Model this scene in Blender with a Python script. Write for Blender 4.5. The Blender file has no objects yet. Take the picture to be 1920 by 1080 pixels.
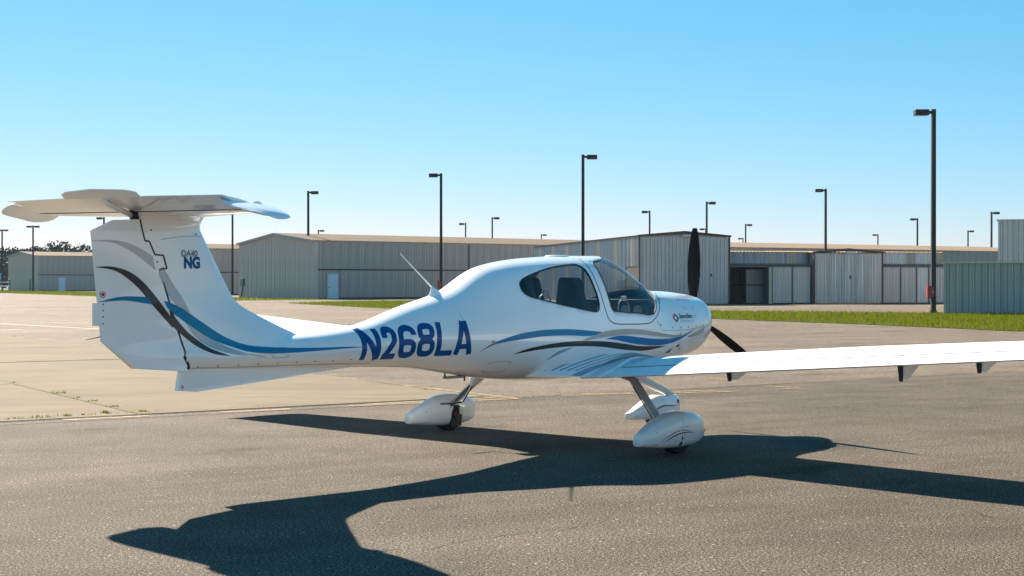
import bpy, bmesh, math, random
from mathutils import Vector, Matrix
from mathutils.geometry import delaunay_2d_cdt
R = math.radians
sc = bpy.context.scene
COL = sc.collection
random.seed(7)

# ------------------------------------------------------------------ camera, sky, sun, exposure
cam = bpy.data.cameras.new('camera'); cam_o = bpy.data.objects.new('camera', cam); COL.objects.link(cam_o)
cam.sensor_width = 36.0; cam.lens = 50.0; cam.clip_end = 3000
cam_o.location = (0, 0, 1.568); cam_o.rotation_euler = (R(90 - 0.2664), 0, 0)
sc.camera = cam_o
SUN_AZ, SUN_EL = 30.5, 33.3            # degrees left of the view axis, degrees above the horizon
w = bpy.data.worlds.new('World'); sc.world = w; w.use_nodes = True
nt = w.node_tree; nt.nodes.clear()
wo = nt.nodes.new('ShaderNodeOutputWorld'); bg = nt.nodes.new('ShaderNodeBackground'); sky = nt.nodes.new('ShaderNodeTexSky')
sky.sky_type = 'NISHITA'; sky.sun_disc = False; sky.sun_elevation = R(SUN_EL); sky.sun_rotation = R(-SUN_AZ)
sky.air_density = 1.0; sky.dust_density = 0.0; sky.ozone_density = 3.0; sky.altitude = 0
# the camera's colour response to this sky, one curve per channel, the same in every direction
spl = nt.nodes.new('ShaderNodeSeparateColor'); cmb = nt.nodes.new('ShaderNodeCombineColor'); nt.links.new(sky.outputs[0], spl.inputs[0])
for i, (k, p) in enumerate(((.240, 1.40), (1.20, .68), (1.53, .66))):
    pw = nt.nodes.new('ShaderNodeMath'); pw.operation = 'POWER'; pw.inputs[1].default_value = p; nt.links.new(spl.outputs[i], pw.inputs[0])
    ml = nt.nodes.new('ShaderNodeMath'); ml.operation = 'MULTIPLY'; ml.inputs[1].default_value = k; nt.links.new(pw.outputs[0], ml.inputs[0]); nt.links.new(ml.outputs[0], cmb.inputs[i])
nt.links.new(cmb.outputs[0], bg.inputs['Color'])
bg.inputs['Strength'].default_value = 0.052
nt.links.new(bg.outputs[0], wo.inputs['Surface'])
sun = bpy.data.lights.new('sun', 'SUN'); sun_o = bpy.data.objects.new('sun', sun); COL.objects.link(sun_o)
sun.energy = 5.0; sun.angle = R(0.53); sun.color = (1.0, 0.90, 0.76)
sd = Vector((-math.sin(R(SUN_AZ)) * math.cos(R(SUN_EL)), math.cos(R(SUN_AZ)) * math.cos(R(SUN_EL)), math.sin(R(SUN_EL))))
sun_o.rotation_euler = sd.to_track_quat('Z', 'Y').to_euler(); sun_o.location = sd * 200
vs = sc.view_settings; vs.view_transform = 'Standard'; vs.look = 'None'; vs.gamma = 1.0; vs.use_curve_mapping = False
vs.exposure = 1.65

# ------------------------------------------------------------------ material helpers
def new_mat(name):
    m = bpy.data.materials.new(name); m.use_nodes = True
    return m, m.node_tree, m.node_tree.nodes['Principled BSDF']
def coords(nt, kind='Object'):
    return nt.nodes.new('ShaderNodeTexCoord').outputs[kind]
def noise(nt, vec, scale, detail=4, rough=.6, stretch=None):
    if stretch:
        mp = nt.nodes.new('ShaderNodeMapping'); mp.inputs['Scale'].default_value = stretch
        nt.links.new(vec, mp.inputs['Vector']); vec = mp.outputs[0]
    n = nt.nodes.new('ShaderNodeTexNoise'); n.inputs['Scale'].default_value = scale
    n.inputs['Detail'].default_value = detail; n.inputs['Roughness'].default_value = rough
    nt.links.new(vec, n.inputs['Vector']); return n.outputs[0]
def ramp(nt, val, stops):
    r = nt.nodes.new('ShaderNodeValToRGB'); e = r.color_ramp.elements
    while len(e) < len(stops): e.new(0.5)
    for i, (p, c) in enumerate(stops):
        e[i].position = p; e[i].color = (c[0], c[1], c[2], 1) if not isinstance(c, (int, float)) else (c, c, c, 1)
    nt.links.new(val, r.inputs[0]); return r.outputs[0]
def mix(nt, fac, a, b, mode='MIX'):
    n = nt.nodes.new('ShaderNodeMix'); n.data_type = 'RGBA'; n.blend_type = mode
    for sock, v in ((n.inputs[0], fac), (n.inputs[6], a), (n.inputs[7], b)):
        if isinstance(v, bpy.types.NodeSocket): nt.links.new(v, sock)
        elif isinstance(v, (int, float)): sock.default_value = v
        else: sock.default_value = (*v, 1)
    return n.outputs[2]
def bump(nt, bs, h, strength, dist=0.01):
    b = nt.nodes.new('ShaderNodeBump'); b.inputs['Strength'].default_value = strength; b.inputs['Distance'].default_value = dist
    nt.links.new(h, b.inputs['Height']); nt.links.new(b.outputs[0], bs.inputs['Normal'])
MATS = {}
def simple(name, col, rough=.5, metal=0, coat=0, var=.08, vscale=3.0):
    if name in MATS: return MATS[name]
    m, nt, b = new_mat(name)
    n = noise(nt, coords(nt), vscale, 5)
    c = ramp(nt, n, [(.3, [v * (1 - var) for v in col]), (.7, [min(1, v * (1 + var)) for v in col])])
    nt.links.new(c, b.inputs['Base Color'])
    b.inputs['Roughness'].default_value = rough; b.inputs['Metallic'].default_value = metal
    b.inputs['Coat Weight'].default_value = coat; b.inputs['Coat Roughness'].default_value = .04; b.inputs['Coat IOR'].default_value = 1.65
    MATS[name] = m; return m
PAINT = simple('white_gloss_paint', (.89, .89, .88), .32, 0, 1.0, .035, 1.6)
WPAINT = simple('white_wing_paint', (.80, .80, .80), .45, 0, 0.0, .015, 1.2)
BLACK = simple('black_rubber', (.012, .012, .013), .6)
BLADE = simple('matt_black_blade', (.008, .008, .009), .7); BLADE.node_tree.nodes['Principled BSDF'].inputs['Specular IOR Level'].default_value = .15
STR_K = simple('black_vinyl', (.008, .008, .009), .35, 0, .3, .02)
STR_G = simple('silver_vinyl', (.36, .39, .41), .32, .25, 1, .03)
NAVY = simple('navy_vinyl', (.004, .018, .085), .3, 0, .35, .02)
SEAM = simple('dark_seam', (.03, .035, .04), .6)
LINEG = simple('grey_seam', (.28, .30, .33), .5)
METAL = simple('brushed_metal', (.45, .45, .44), .35, .8)
DARKM = simple('dark_steel', (.05, .05, .05), .45, .5)
CABIN = simple('cabin_lining', (.10, .10, .11), .8)
SEAT = simple('charcoal_leather', (.022, .023, .027), .55, 0, 0, .2, 20)
TYRE = simple('tyre_rubber', (.015, .015, .015), .8)
BRAKE = simple('red_brake', (.05, .008, .006), .5)
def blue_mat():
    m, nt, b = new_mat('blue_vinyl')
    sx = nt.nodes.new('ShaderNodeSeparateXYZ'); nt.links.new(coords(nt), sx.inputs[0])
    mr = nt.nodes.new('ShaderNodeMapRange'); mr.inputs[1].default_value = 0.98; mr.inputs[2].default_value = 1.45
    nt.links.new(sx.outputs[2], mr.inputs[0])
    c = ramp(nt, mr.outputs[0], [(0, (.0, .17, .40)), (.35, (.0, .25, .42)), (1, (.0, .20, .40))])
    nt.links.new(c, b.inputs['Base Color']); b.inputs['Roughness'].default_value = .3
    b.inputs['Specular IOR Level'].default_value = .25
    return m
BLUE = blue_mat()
REGB = simple('registration_blue', (.0, .078, .26), .3, 0, 0, .1, 2); REGB.node_tree.nodes['Principled BSDF'].inputs['Specular IOR Level'].default_value = .25
TEAL = simple('teal_vinyl', (.0, .22, .38), .3, 0, .5, .05)
def glass_mat():
    m = bpy.data.materials.new('canopy_acrylic'); m.use_nodes = True; nt = m.node_tree; nt.nodes.clear()
    o = nt.nodes.new('ShaderNodeOutputMaterial'); t = nt.nodes.new('ShaderNodeBsdfTransparent'); g = nt.nodes.new('ShaderNodeBsdfGlossy')
    t.inputs[0].default_value = (.76, .79, .79, 1); g.inputs['Roughness'].default_value = .015
    lw = nt.nodes.new('ShaderNodeLayerWeight'); lw.inputs[0].default_value = .5
    p5 = nt.nodes.new('ShaderNodeMath'); p5.operation = 'POWER'; p5.inputs[1].default_value = 5; nt.links.new(lw.outputs['Facing'], p5.inputs[0])
    f = nt.nodes.new('ShaderNodeMath'); f.operation = 'MULTIPLY_ADD'; f.inputs[1].default_value = .93; f.inputs[2].default_value = .075; nt.links.new(p5.outputs[0], f.inputs[0])
    mx = nt.nodes.new('ShaderNodeMixShader'); nt.links.new(f.outputs[0], mx.inputs[0]); nt.links.new(t.outputs[0], mx.inputs[1]); nt.links.new(g.outputs[0], mx.inputs[2])
    nt.links.new(mx.outputs[0], o.inputs[0]); return m
GLASS = glass_mat()

def asphalt(name, k, warm=(1, 1, 1)):
    m, nt, b = new_mat(name); v = coords(nt)
    big = noise(nt, v, .10, 5, .6, (1, 2.2, 1)); mid = noise(nt, v, 1.1, 5, .65); grain = noise(nt, v, 55, 5, .95); fine = noise(nt, v, 110, 2, .8); blot = noise(nt, v, .55, 3, .5)
    vo = nt.nodes.new('ShaderNodeTexVoronoi'); vo.inputs['Scale'].default_value = 30; nt.links.new(v, vo.inputs['Vector'])
    cs = [[x * k * y for x, y in zip(c, warm)] for c in ((.008, .006, .0045), (.078, .060, .044), (.178, .139, .103), (.50, .42, .335))]
    base = ramp(nt, grain, [(.39, cs[0]), (.46, cs[1]), (.535, cs[2]), (.61, cs[3])])
    base = mix(nt, 1.0, base, ramp(nt, fine, [(.35, .5), (.65, 1.5)]), 'MULTIPLY')
    tone = ramp(nt, big, [(.3, .78), (.7, 1.18)]); tone2 = ramp(nt, mid, [(.3, .80), (.7, 1.18)])
    c = mix(nt, 1.0, base, tone, 'MULTIPLY'); c = mix(nt, 1.0, c, tone2, 'MULTIPLY')
    c = mix(nt, 1.0, c, ramp(nt, blot, [(.27, .66), (.36, 1.0)]), 'MULTIPLY')
    mp = nt.nodes.new('ShaderNodeMapping'); mp.inputs['Rotation'].default_value = (0, 0, R(-33)); nt.links.new(v, mp.inputs['Vector'])
    c = mix(nt, 1.0, c, ramp(nt, noise(nt, mp.outputs[0], 1.0, 5, .7, (.10, 1.1, 1)), [(.32, .80), (.55, 1.05)]), 'MULTIPLY')   # wheel-worn lanes      # old oil drips and stains
    sp = ramp(nt, vo.outputs['Color'], [(.0, 0.0), (.84, 0.0), (.90, 1.0)])        # pale stones here and there
    d = ramp(nt, vo.outputs['Distance'], [(.20, 1.0), (.34, 0.0)])
    c = mix(nt, mix(nt, 1.0, sp, d, 'MULTIPLY'), c, (.40, .36, .30))
    nt.links.new(c, b.inputs['Base Color']); b.inputs['Roughness'].default_value = .85
    b.inputs['Specular IOR Level'].default_value = .06
    bump(nt, b, grain, .65, .010); return m
def concrete():
    m, nt, b = new_mat('old_concrete'); v = coords(nt)
    big = noise(nt, v, .35, 5, .65); fine = noise(nt, v, 60, 3, .7); st = noise(nt, v, .9, 5, .6, (.35, 2.2, 1))
    c = ramp(nt, fine, [(.3, (.130, .103, .068)), (.7, (.190, .155, .104))])
    c = mix(nt, 1.0, c, ramp(nt, big, [(.3, .80), (.7, 1.12)]), 'MULTIPLY')
    c = mix(nt, 1.0, c, ramp(nt, st, [(.28, .74), (.5, 1.03)]), 'MULTIPLY')
    nt.links.new(c, b.inputs['Base Color']); b.inputs['Roughness'].default_value = .9; b.inputs['Specular IOR Level'].default_value = .08; bump(nt, b, fine, .3, .004); return m
def yellow_paint():
    m, nt, b = new_mat('worn_yellow_paint'); v = coords(nt)
    n = noise(nt, v, 9, 6, .75); g = noise(nt, v, 75, 3, .7)
    b.inputs['Base Color'].default_value = (.30, .19, .045, 1); b.inputs['Roughness'].default_value = .75
    a = nt.nodes.new('ShaderNodeMath'); a.operation = 'ADD'; nt.links.new(n, a.inputs[0]); nt.links.new(g, a.inputs[1])
    al = ramp(nt, a.outputs[0], [(.86, 0.0), (1.0, .85)]) if False else ramp(nt, n, [(.38, .12), (.56, .68)])
    nt.links.new(al, b.inputs['Alpha']); return m
def grass_mat():
    m, nt, b = new_mat('sunlit_grass'); v = coords(nt)
    n = noise(nt, v, .35, 6, .7); n2 = noise(nt, v, 9, 3)
    c = ramp(nt, n, [(.25, (.16, .125, .024)), (.40, (.10, .12, .002)), (.58, (.11, .15, .002)), (.75, (.19, .19, .004))])
    c = mix(nt, .5, c, ramp(nt, n2, [(.3, (.065, .08, .002)), (.7, (.18, .19, .005))]))
    nt.links.new(c, b.inputs['Base Color']); b.inputs['Roughness'].default_value = .65
    b.inputs['Specular IOR Level'].default_value = .05
    tr = nt.nodes.new('ShaderNodeBsdfTranslucent'); nt.links.new(c, tr.inputs[0])
    ms = nt.nodes.new('ShaderNodeMixShader'); ms.inputs[0].default_value = .45
    nt.links.new(b.outputs[0], ms.inputs[1]); nt.links.new(tr.outputs[0], ms.inputs[2]); nt.links.new(ms.outputs[0], nt.nodes['Material Output'].inputs[0]); return m
def leaf_mat():
    m, nt, b = new_mat('tree_leaves'); n = noise(nt, coords(nt), .6, 4)
    c = ramp(nt, n, [(.3, (.030, .052, .035)), (.7, (.06, .09, .05))]); nt.links.new(c, b.inputs['Base Color']); b.inputs['Roughness'].default_value = .7
    return m
def sheet(name, col, streak=.12, rust=0.0, rough=.45, metal=.25, spec=.4):
    """painted or galvanised sheet steel: faint vertical streaks, optional rust that gathers in streaks"""
    if name in MATS: return MATS[name]
    m, nt, b = new_mat(name); v = coords(nt)
    s1 = noise(nt, v, 1.0, 5, .65, (3.2, 3.2, .12)); s2 = noise(nt, v, .5, 3)
    c = ramp(nt, s1, [(.3, [x * (1 - streak) for x in col]), (.7, [min(1, x * (1 + streak)) for x in col])])
    c = mix(nt, 1.0, c, ramp(nt, s2, [(.3, .92), (.7, 1.06)]), 'MULTIPLY')
    if rust > 0:
        r = noise(nt, v, 1.4, 6, .7, (2.0, 2.0, .35)); f = ramp(nt, r, [(1 - rust - .12, 0.0), (1 - rust + .08, .8)])
        c = mix(nt, f, c, (.20, .095, .04))
    nt.links.new(c, b.inputs['Base Color']); b.inputs['Roughness'].default_value = rough; b.inputs['Metallic'].default_value = metal; b.inputs['Specular IOR Level'].default_value = spec
    MATS[name] = m; return m
ASPH, CONC, YEL, GRASS, LEAF = asphalt('weathered_asphalt', .70, (.97, .99, 1.01)), concrete(), yellow_paint(), grass_mat(), leaf_mat()
ASPH2 = asphalt('paler_asphalt', .86, (1.0, .99, .98)); ASPH3 = asphalt('palest_asphalt', .95, (1.0, .98, .95))  # paler copies of the asphalt for the ground farther off
BARK = simple('bark', (.07, .055, .04), .9)

# ------------------------------------------------------------------ object helpers
def tag(o, label=None, cat=None, group=None, kind=None):
    for k, v in (('label', label), ('category', cat), ('group', group), ('kind', kind)):
        if v: o[k] = v
    return o
def empty(name, loc=(0, 0, 0), rz=0, parent=None):
    o = bpy.data.objects.new(name, None); COL.objects.link(o); o.location = loc; o.rotation_euler = (0, 0, rz); o.empty_display_size = .2
    if parent: o.parent = parent
    return o
def obj(name, verts, faces, mat, parent=None, smooth=False, fix=True, bevel=0, angle=None):
    me = bpy.data.meshes.new(name); me.from_pydata([tuple(v) for v in verts], [], faces)
    if fix or bevel:
        bm = bmesh.new(); bm.from_mesh(me)
        if bevel: bmesh.ops.bevel(bm, geom=list(bm.edges), offset=bevel, segments=2, affect='EDGES', profile=.6)
        if fix: bmesh.ops.recalc_face_normals(bm, faces=bm.faces)
        bm.to_mesh(me); bm.free()
    me.materials.append(mat)
    if smooth or angle:
        for p in me.polygons: p.use_smooth = True
    if angle: me.set_sharp_from_angle(angle=R(angle))
    o = bpy.data.objects.new(name, me); COL.objects.link(o)
    if parent: o.parent = parent
    return o
def inst(name, me, parent=None, loc=(0, 0, 0), rot=(0, 0, 0), scale=(1, 1, 1)):
    o = bpy.data.objects.new(name, me); COL.objects.link(o); o.location = loc; o.rotation_euler = rot; o.scale = scale
    if parent: o.parent = parent
    return o
class MB:
    def __init__(s): s.v = []; s.f = []
    def add(s, v, f):
        n = len(s.v); s.v += [tuple(p) for p in v]; s.f += [tuple(i + n for i in q) for q in f]; return s
    def box(s, x0, x1, y0, y1, z0, z1):
        return s.add([(x0, y0, z0), (x1, y0, z0), (x1, y1, z0), (x0, y1, z0), (x0, y0, z1), (x1, y0, z1), (x1, y1, z1), (x0, y1, z1)],
                     [(0, 3, 2, 1), (4, 5, 6, 7), (0, 1, 5, 4), (1, 2, 6, 5), (2, 3, 7, 6), (3, 0, 4, 7)])
    def tube(s, pts, rads, n=10, flat=1.0, up=Vector((0, 0, 1))):
        pts = [Vector(p) for p in pts]; rings = []
        if isinstance(rads, (int, float)): rads = [rads] * len(pts)
        for i, p in enumerate(pts):
            d = (pts[min(i + 1, len(pts) - 1)] - pts[max(i - 1, 0)]).normalized()
            a = d.cross(up); a = a.normalized() if a.length > 1e-4 else Vector((1, 0, 0)); b = a.cross(d)
            rings.append([p + (a * math.cos(2 * math.pi * k / n) + b * math.sin(2 * math.pi * k / n) * flat) * rads[i] for k in range(n)])
        return s.loft(rings)
    def loft(s, rings, cap=True):
        n = len(rings[0]); v = [p for r in rings for p in r]; f = []
        for i in range(len(rings) - 1):
            for k in range(n): f.append((i * n + k, i * n + (k + 1) % n, (i + 1) * n + (k + 1) % n, (i + 1) * n + k))
        if cap: f.append(tuple(range(n - 1, -1, -1))); f.append(tuple((len(rings) - 1) * n + k for k in range(n)))
        return s.add(v, f)
    def build(s, name, mat, parent=None, **kw): return obj(name, s.v, s.f, mat, parent, **kw)

# ------------------------------------------------------------------ the ground
def flat(name, pts, z, mat, parent=None):
    return obj(name, [(x, y, z) for x, y in pts], [tuple(range(len(pts)))], mat, parent)
g = flat('ground', [(-1500, -400), (1500, -400), (1500, 2500), (-1500, 2500)], 0, ASPH); g['kind'] = 'structure'
# paler pavement beyond the near apron
cu, cn = Vector((-.545, .838)), Vector((.838, .545))
def un(a, b): p = cu * a + cn * b; return (p.x, p.y)
o = flat('taxiway', [un(16.0, -400), un(16.0, 400), un(900, 400), un(900, -400)], .003, ASPH2); o['kind'] = 'structure'
o = flat('far_taxiway', [un(21.5, 10.15), un(28, 13), un(60, 60), un(200, 300), un(900, 300), un(900, -400), un(21.5, -400)], .0055, ASPH3); o['kind'] = 'structure'
# concrete parking pad: slabs in a grid, their corner just behind the left main wheel
cu, cn = Vector((-.545, .838)), Vector((.838, .545))
pad = empty('concrete_pavement', (0, 0, 0)); pad['kind'] = 'structure'
U0, N0, DU, DN = 16.32, 10.18, 5.9, 4.77
slabm = []
for i in range(9):
    for j in range(7):
        u0, u1 = U0 + i * DU + .012, U0 + (i + 1) * DU - .012; n1, n0 = N0 - j * DN - .012, N0 - (j + 1) * DN + .012
        P = [cu * a + cn * b for a, b in ((u0, n0), (u1, n0), (u1, n1), (u0, n1))]
        c = sum(P, Vector((0, 0))) / 4
        if not slabm:
            mb = MB(); q = [p - c for p in P]; zt = .015
            q2 = [p * .998 for p in q]
            mb.add([(p.x, p.y, -.03) for p in q] + [(p.x, p.y, zt - .004) for p in q] + [(p.x, p.y, zt) for p in q2],
                   [(0, 1, 5, 4), (1, 2, 6, 5), (2, 3, 7, 6), (3, 0, 4, 7), (4, 5, 9, 8), (5, 6, 10, 9), (6, 7, 11, 10), (7, 4, 8, 11), (8, 9, 10, 11)])
            o = mb.build('slab', CONC, pad); slabm.append(o.data); o.location = (c.x, c.y, 0)
        else:
            inst('slab', slabm[0], pad, (c.x, c.y, random.uniform(-.003, .003)))
seal = [cu * a + cn * b for a, b in ((U0 - .03, N0 + .05), (U0 - .03, N0 - 7 * DN), (U0 + 9 * DU, N0 - 7 * DN), (U0 + 9 * DU, N0 + .05))]
o = flat('joint_filler', [(p.x, p.y) for p in seal], .0075, simple('joint_tar', (.03, .026, .022), .9), pad)

def gp(px, py, z=0.0):            # a spot on the ground, measured from the photograph
    t = 2667 * (1.568 - z) / (py - 527.6); return Vector(((px - 960) / 2667 * t, t))
marks = empty('yellow_parking_lines', (0, 0, 0)); marks['kind'] = 'structure'
def line(a, b, wd, name='painted_line', mat=YEL, par=marks, z=.0095):
    a, b = Vector(a), Vector(b); d = (b - a).normalized(); n = Vector((-d.y, d.x)) * wd / 2
    n_ = max(2, int((b - a).length / .5)); v = []; f = []
    for i in range(n_ + 1):
        p = a.lerp(b, i / n_); k = 1 + random.uniform(-.12, .12)
        v += [(p.x - n.x * k, p.y - n.y * k, z), (p.x + n.x * k, p.y + n.y * k, z)]
        if i: f.append((2 * i - 2, 2 * i - 1, 2 * i + 1, 2 * i))
    return obj(name, v, f, mat, par)
for (a, b) in (((118, 789), (278, 781)), ((415, 774), (545, 768)), ((655, 762.5), (972, 748.5)), ((690, 759), (930, 746)),
               ((1055, 743), (1190, 739)), ((1090, 740), (1185, 737.5)), ((1225, 736), (1345, 733)), ((1260, 738), (1376, 735)),
               ((1440, 725), (1500, 728)), ((1455, 729), (1512, 731)), ((1310, 709), (1370, 714)), ((560, 701), (760, 723)), ((640, 709), (965, 748)), ((760, 725), (800, 727))):
    A, B = gp(*a), gp(*b); line(A, B, .12)
# white taxi lines out on the far apron, left
WHT = simple('worn_white_paint', (.30, .285, .25), .8, 0, 0, .25, 6)
wl = empty('white_taxi_lines', (0, 0, 0)); wl['kind'] = 'structure'
for a, b in (((0, 607), (195, 618)), ((0, 569), (160, 566)), ((60, 604), (200, 607)), ((0, 620), (40, 618))):
    line(gp(*a), gp(*b), .16, 'painted_line', WHT, wl, .0095)
# tar-dark cracks
crk = empty('pavement_cracks', (0, 0, 0)); crk['kind'] = 'structure'
TAR = simple('open_crack', (.03, .025, .02), .95)
def crack(p, q, wd=.012, amp=.12, n=28, z=.0085):
    A, B = gp(*p), gp(*q); d = (B - A); nn = Vector((-d.y, d.x)).normalized(); v = []; f = []; o = 0
    for i in range(n + 1):
        o = o * .75 + random.uniform(-amp, amp) * .5; c = A.lerp(B, i / n) + nn * o; k = wd * random.uniform(.25, 1) / 2
        v += [(c.x - nn.x * k, c.y - nn.y * k, z), (c.x + nn.x * k, c.y + nn.y * k, z)]
        if i: f.append((2 * i - 2, 2 * i - 1, 2 * i + 1, 2 * i))
    obj('crack', v, f, TAR, crk)
for p, q in (((905, 755), (1185, 790)), ((1400, 683), (1918, 742)), ((1345, 738), (1915, 800)), ((240, 935), (560, 925)), ((560, 925), (960, 905)),
             ((700, 1038), (1110, 985)), ((1500, 900), (1900, 975)), ((1455, 820), (1475, 858)), ((1475, 858), (1250, 835)), ((1700, 895), (1910, 935))):
    crack(p, q)
for p, q in (((0, 650), (130, 655)), ((60, 676), (240, 675)), ((1340, 640), (1700, 655))): crack(p, q, .03, .1, 20, .018)

# grass: ground sheets carrying many short blades
def inpoly(x, y, P):
    r = False; j = len(P) - 1
    for i in range(len(P)):
        if (P[i][1] > y) != (P[j][1] > y) and x < (P[j][0] - P[i][0]) * (y - P[i][1]) / (P[j][1] - P[i][1]) + P[i][0]: r = not r
        j = i
    return r
def grass_area(P, n, hmin, hmax, wd, label):
    v = [(x, y, .02) for x, y in P]; f = [tuple(range(len(P)))]
    xs = [p[0] for p in P]; ys = [p[1] for p in P]; k = 0
    while k < n:
        x, y = random.uniform(min(xs), max(xs)), random.uniform(min(ys), max(ys))
        if not inpoly(x, y, P): continue
        k += 1; h = random.uniform(hmin, hmax); a = random.uniform(0, 6.28); lx, ly = random.gauss(0, .35) * h, random.gauss(0, .35) * h
        cx, cy = math.cos(a) * wd, math.sin(a) * wd; b = len(v)
        v += [(x - cx, y - cy, .0), (x + cx, y + cy, .0), (x + lx, y + ly, h)]; f.append((b, b + 1, b + 2))
    o = obj('grass', v, f, GRASS, None, fix=False); tag(o, label, 'grass', None, 'stuff'); return o
def ragged(P, amp, step=1.2):
    out = []
    for i in range(len(P)):
        a, b = Vector(P[i]), Vector(P[(i + 1) % len(P)]); n = max(1, int((b - a).length / step))
        for k in range(n): p = a.lerp(b, k / n); out.append((p.x + random.uniform(-amp, amp), p.y + random.uniform(-amp, amp)))
    return out
GR = [(-15.9, 101.5), (-10.2, 88), (-5.4, 78), (1, 68), (8.35, 59.4), (12.5, 52), (15.95, 44.3), (19, 36), (24, 30), (50, 40), (45, 62), (30, 67.5), (20.7, 70), (10.4, 74.5), (0, 96), (-8, 113), (-12.8, 109)]
grass_area(ragged(GR, .16), 75000, .05, .17, .018, 'bright green mown grass strip between the tarmac and the hangars')
GL = [(-100, 235), (-69, 192), (-43, 147), (-22.4, 115.5), (-15.5, 121.5), (-17.6, 125.6), (-28, 139), (-45, 156), (-60, 205), (-90, 250)]
grass_area(ragged(GL, .25, 2.5), 14000, .06, .2, .04, 'distant green grass verge along the foot of the left hangars')
# weeds in the slab joints
v = []; f = []
def tuft(c, n, h):
    for _ in range(n):
        a = random.uniform(0, 6.28); r = abs(random.gauss(0, .05)); x, y = c.x + math.cos(a) * r, c.y + math.sin(a) * r * .5
        hh = h * random.uniform(.4, 1); b = len(v); a2 = random.uniform(0, 6.28); w_ = .004; lx, ly = random.gauss(0, .5) * hh, random.gauss(0, .5) * hh
        cx, cy = math.cos(a2) * w_, math.sin(a2) * w_
        v.extend([(x - cx, y - cy, .0), (x + cx, y + cy, .0), (x + lx * .4 + cx, y + ly * .4 + cy, hh * .7), (x + lx, y + ly, hh)]); f.append((b, b + 1, b + 2)); f.append((b, b + 2, b + 3))
for (px, py, n, h) in [(8, 789, 24, .05), (35, 787, 46, .06), (58, 786, 34, .07), (82, 784, 40, .07), (125, 782, 60, .07), (148, 780, 40, .06), (195, 777, 70, .08), (168, 779, 30, .05), (262, 774, 70, .06), (240, 776, 20, .05),
                       (112, 740, 60, .08), (136, 748, 40, .06), (166, 755, 50, .06), (203, 765, 60, .06), (20, 719, 40, .05), (38, 724, 30, .04), (60, 729, 24, .04), (295, 773, 16, .04), (432, 767, 14, .04), (493, 764, 24, .04), (355, 771, 12, .03),
                       (25, 632, 40, .06), (52, 636, 40, .06), (70, 638, 24, .05), (800, 733, 40, .05)]:
    for k in range(2): tuft(gp(px + random.uniform(-9, 9), py + random.uniform(-.6, .6)), n // 3, h * .75)
tag(obj('weeds', v, f, GRASS, None, fix=False), 'small green weeds sprouting from the joints of the concrete pad', 'weeds', None, 'stuff')

# ------------------------------------------------------------------ sheet-metal buildings
_pm = {}
def panel_mesh(wd, h0, h1, mat, name, rib=.3, rh=.035):
    """one ribbed sheet: x along the wall, z up, ribs proud towards -y; h0/h1 heights at its two ends"""
    key = (round(wd, 3), round(h0, 3), round(h1, 3), mat.name, rib, rh)
    if key in _pm: return _pm[key]
    xs = [(0, 0)]; n = max(1, round(wd / rib)); s = wd / n
    for k in range(n):
        c = (k + .5) * s
        xs += [(c - .05, 0), (c - .028, -rh), (c + .028, -rh), (c + .05, 0), (c + .055, .045), (c + .092, .045), (c + .097, 0)]
    xs += [(wd - .012, 0), (wd - .012, .02)]      # lap joint to the next sheet
    v = []; f = []
    for x, y in xs: v += [(x, y, 0), (x, y, h0 + (h1 - h0) * x / wd)]
    for i in range(len(xs) - 1): f.append((2 * i, 2 * i + 2, 2 * i + 3, 2 * i + 1))
    me = bpy.data.meshes.new(name); me.from_pydata(v, [], f); me.materials.append(mat); _pm[key] = me; return me
def wall(par, p0, p1, z0, top, mat, pw=.9, name='wall_panel', rib=.3, skip=(), rh=.04):
    p0, p1 = Vector(p0), Vector(p1); d = p1 - p0; Ln = d.length; n = max(1, round(Ln / pw)); s = Ln / n; a = math.atan2(d.y, d.x); u = d / Ln
    T = top if callable(top) else (lambda q: top)
    for i in range(n):
        m = mat[i % len(mat)] if isinstance(mat, (list, tuple)) else mat
        if any(lo <= (i + .5) * s <= hi for lo, hi in skip): continue
        me = panel_mesh(s, T(i * s) - z0, T((i + 1) * s) - z0, m, name, rib, rh)
        p = p0 + u * (i * s); inst(name, me, par, (p.x, p.y, z0), (0, 0, a))
def roof(par, e0, e1, r0, mat, pw=.9, name='roof_panel'):
    """ribbed sheets from the eave line e0-e1 up to the ridge; r0 = ridge point above e0"""
    e0, e1, r0 = Vector(e0), Vector(e1), Vector(r0); x = (e1 - e0); Ln = x.length; x /= Ln; zv = r0 - e0; sl = zv.length; zv /= sl; y = zv.cross(x)
    n = max(1, round(Ln / pw)); s = Ln / n; me = panel_mesh(s, sl, sl, mat, name, .3, .04)
    M = Matrix((x, y, zv)).transposed()
    for i in range(n):
        o = inst(name, me, par, e0 + x * (i * s)); o.rotation_euler = M.to_euler()
def boxp(par, name, x0, x1, y0, y1, z0, z1, mat, bevel=0): return MB().box(x0, x1, y0, y1, z0, z1).build(name, mat, par, bevel=bevel)
def gable_core(par, Lx, W, ze, zr, mat, ins=.1):
    v = [(ins, ins, 0), (Lx - ins, ins, 0), (Lx - ins, W - ins, 0), (ins, W - ins, 0), (ins, ins, ze - .05), (Lx - ins, ins, ze - .05), (Lx - ins, W - ins, ze - .05), (ins, W - ins, ze - .05), (ins, W / 2, zr - .08), (Lx - ins, W / 2, zr - .08)]
    return obj('wall', v, [(0, 1, 5, 4), (1, 2, 6, 9, 5), (2, 3, 7, 6), (3, 0, 4, 8, 7), (4, 5, 9, 8), (6, 7, 8, 9), (0, 3, 2, 1)], mat, par)
W_GREY = sheet('grey_painted_sheet', (.54, .455, .40), .10, 0, .5, .08)
W_GABL = sheet('greenish_grey_sheet', (.66, .545, .48), .07, 0, .5, .08)
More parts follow.
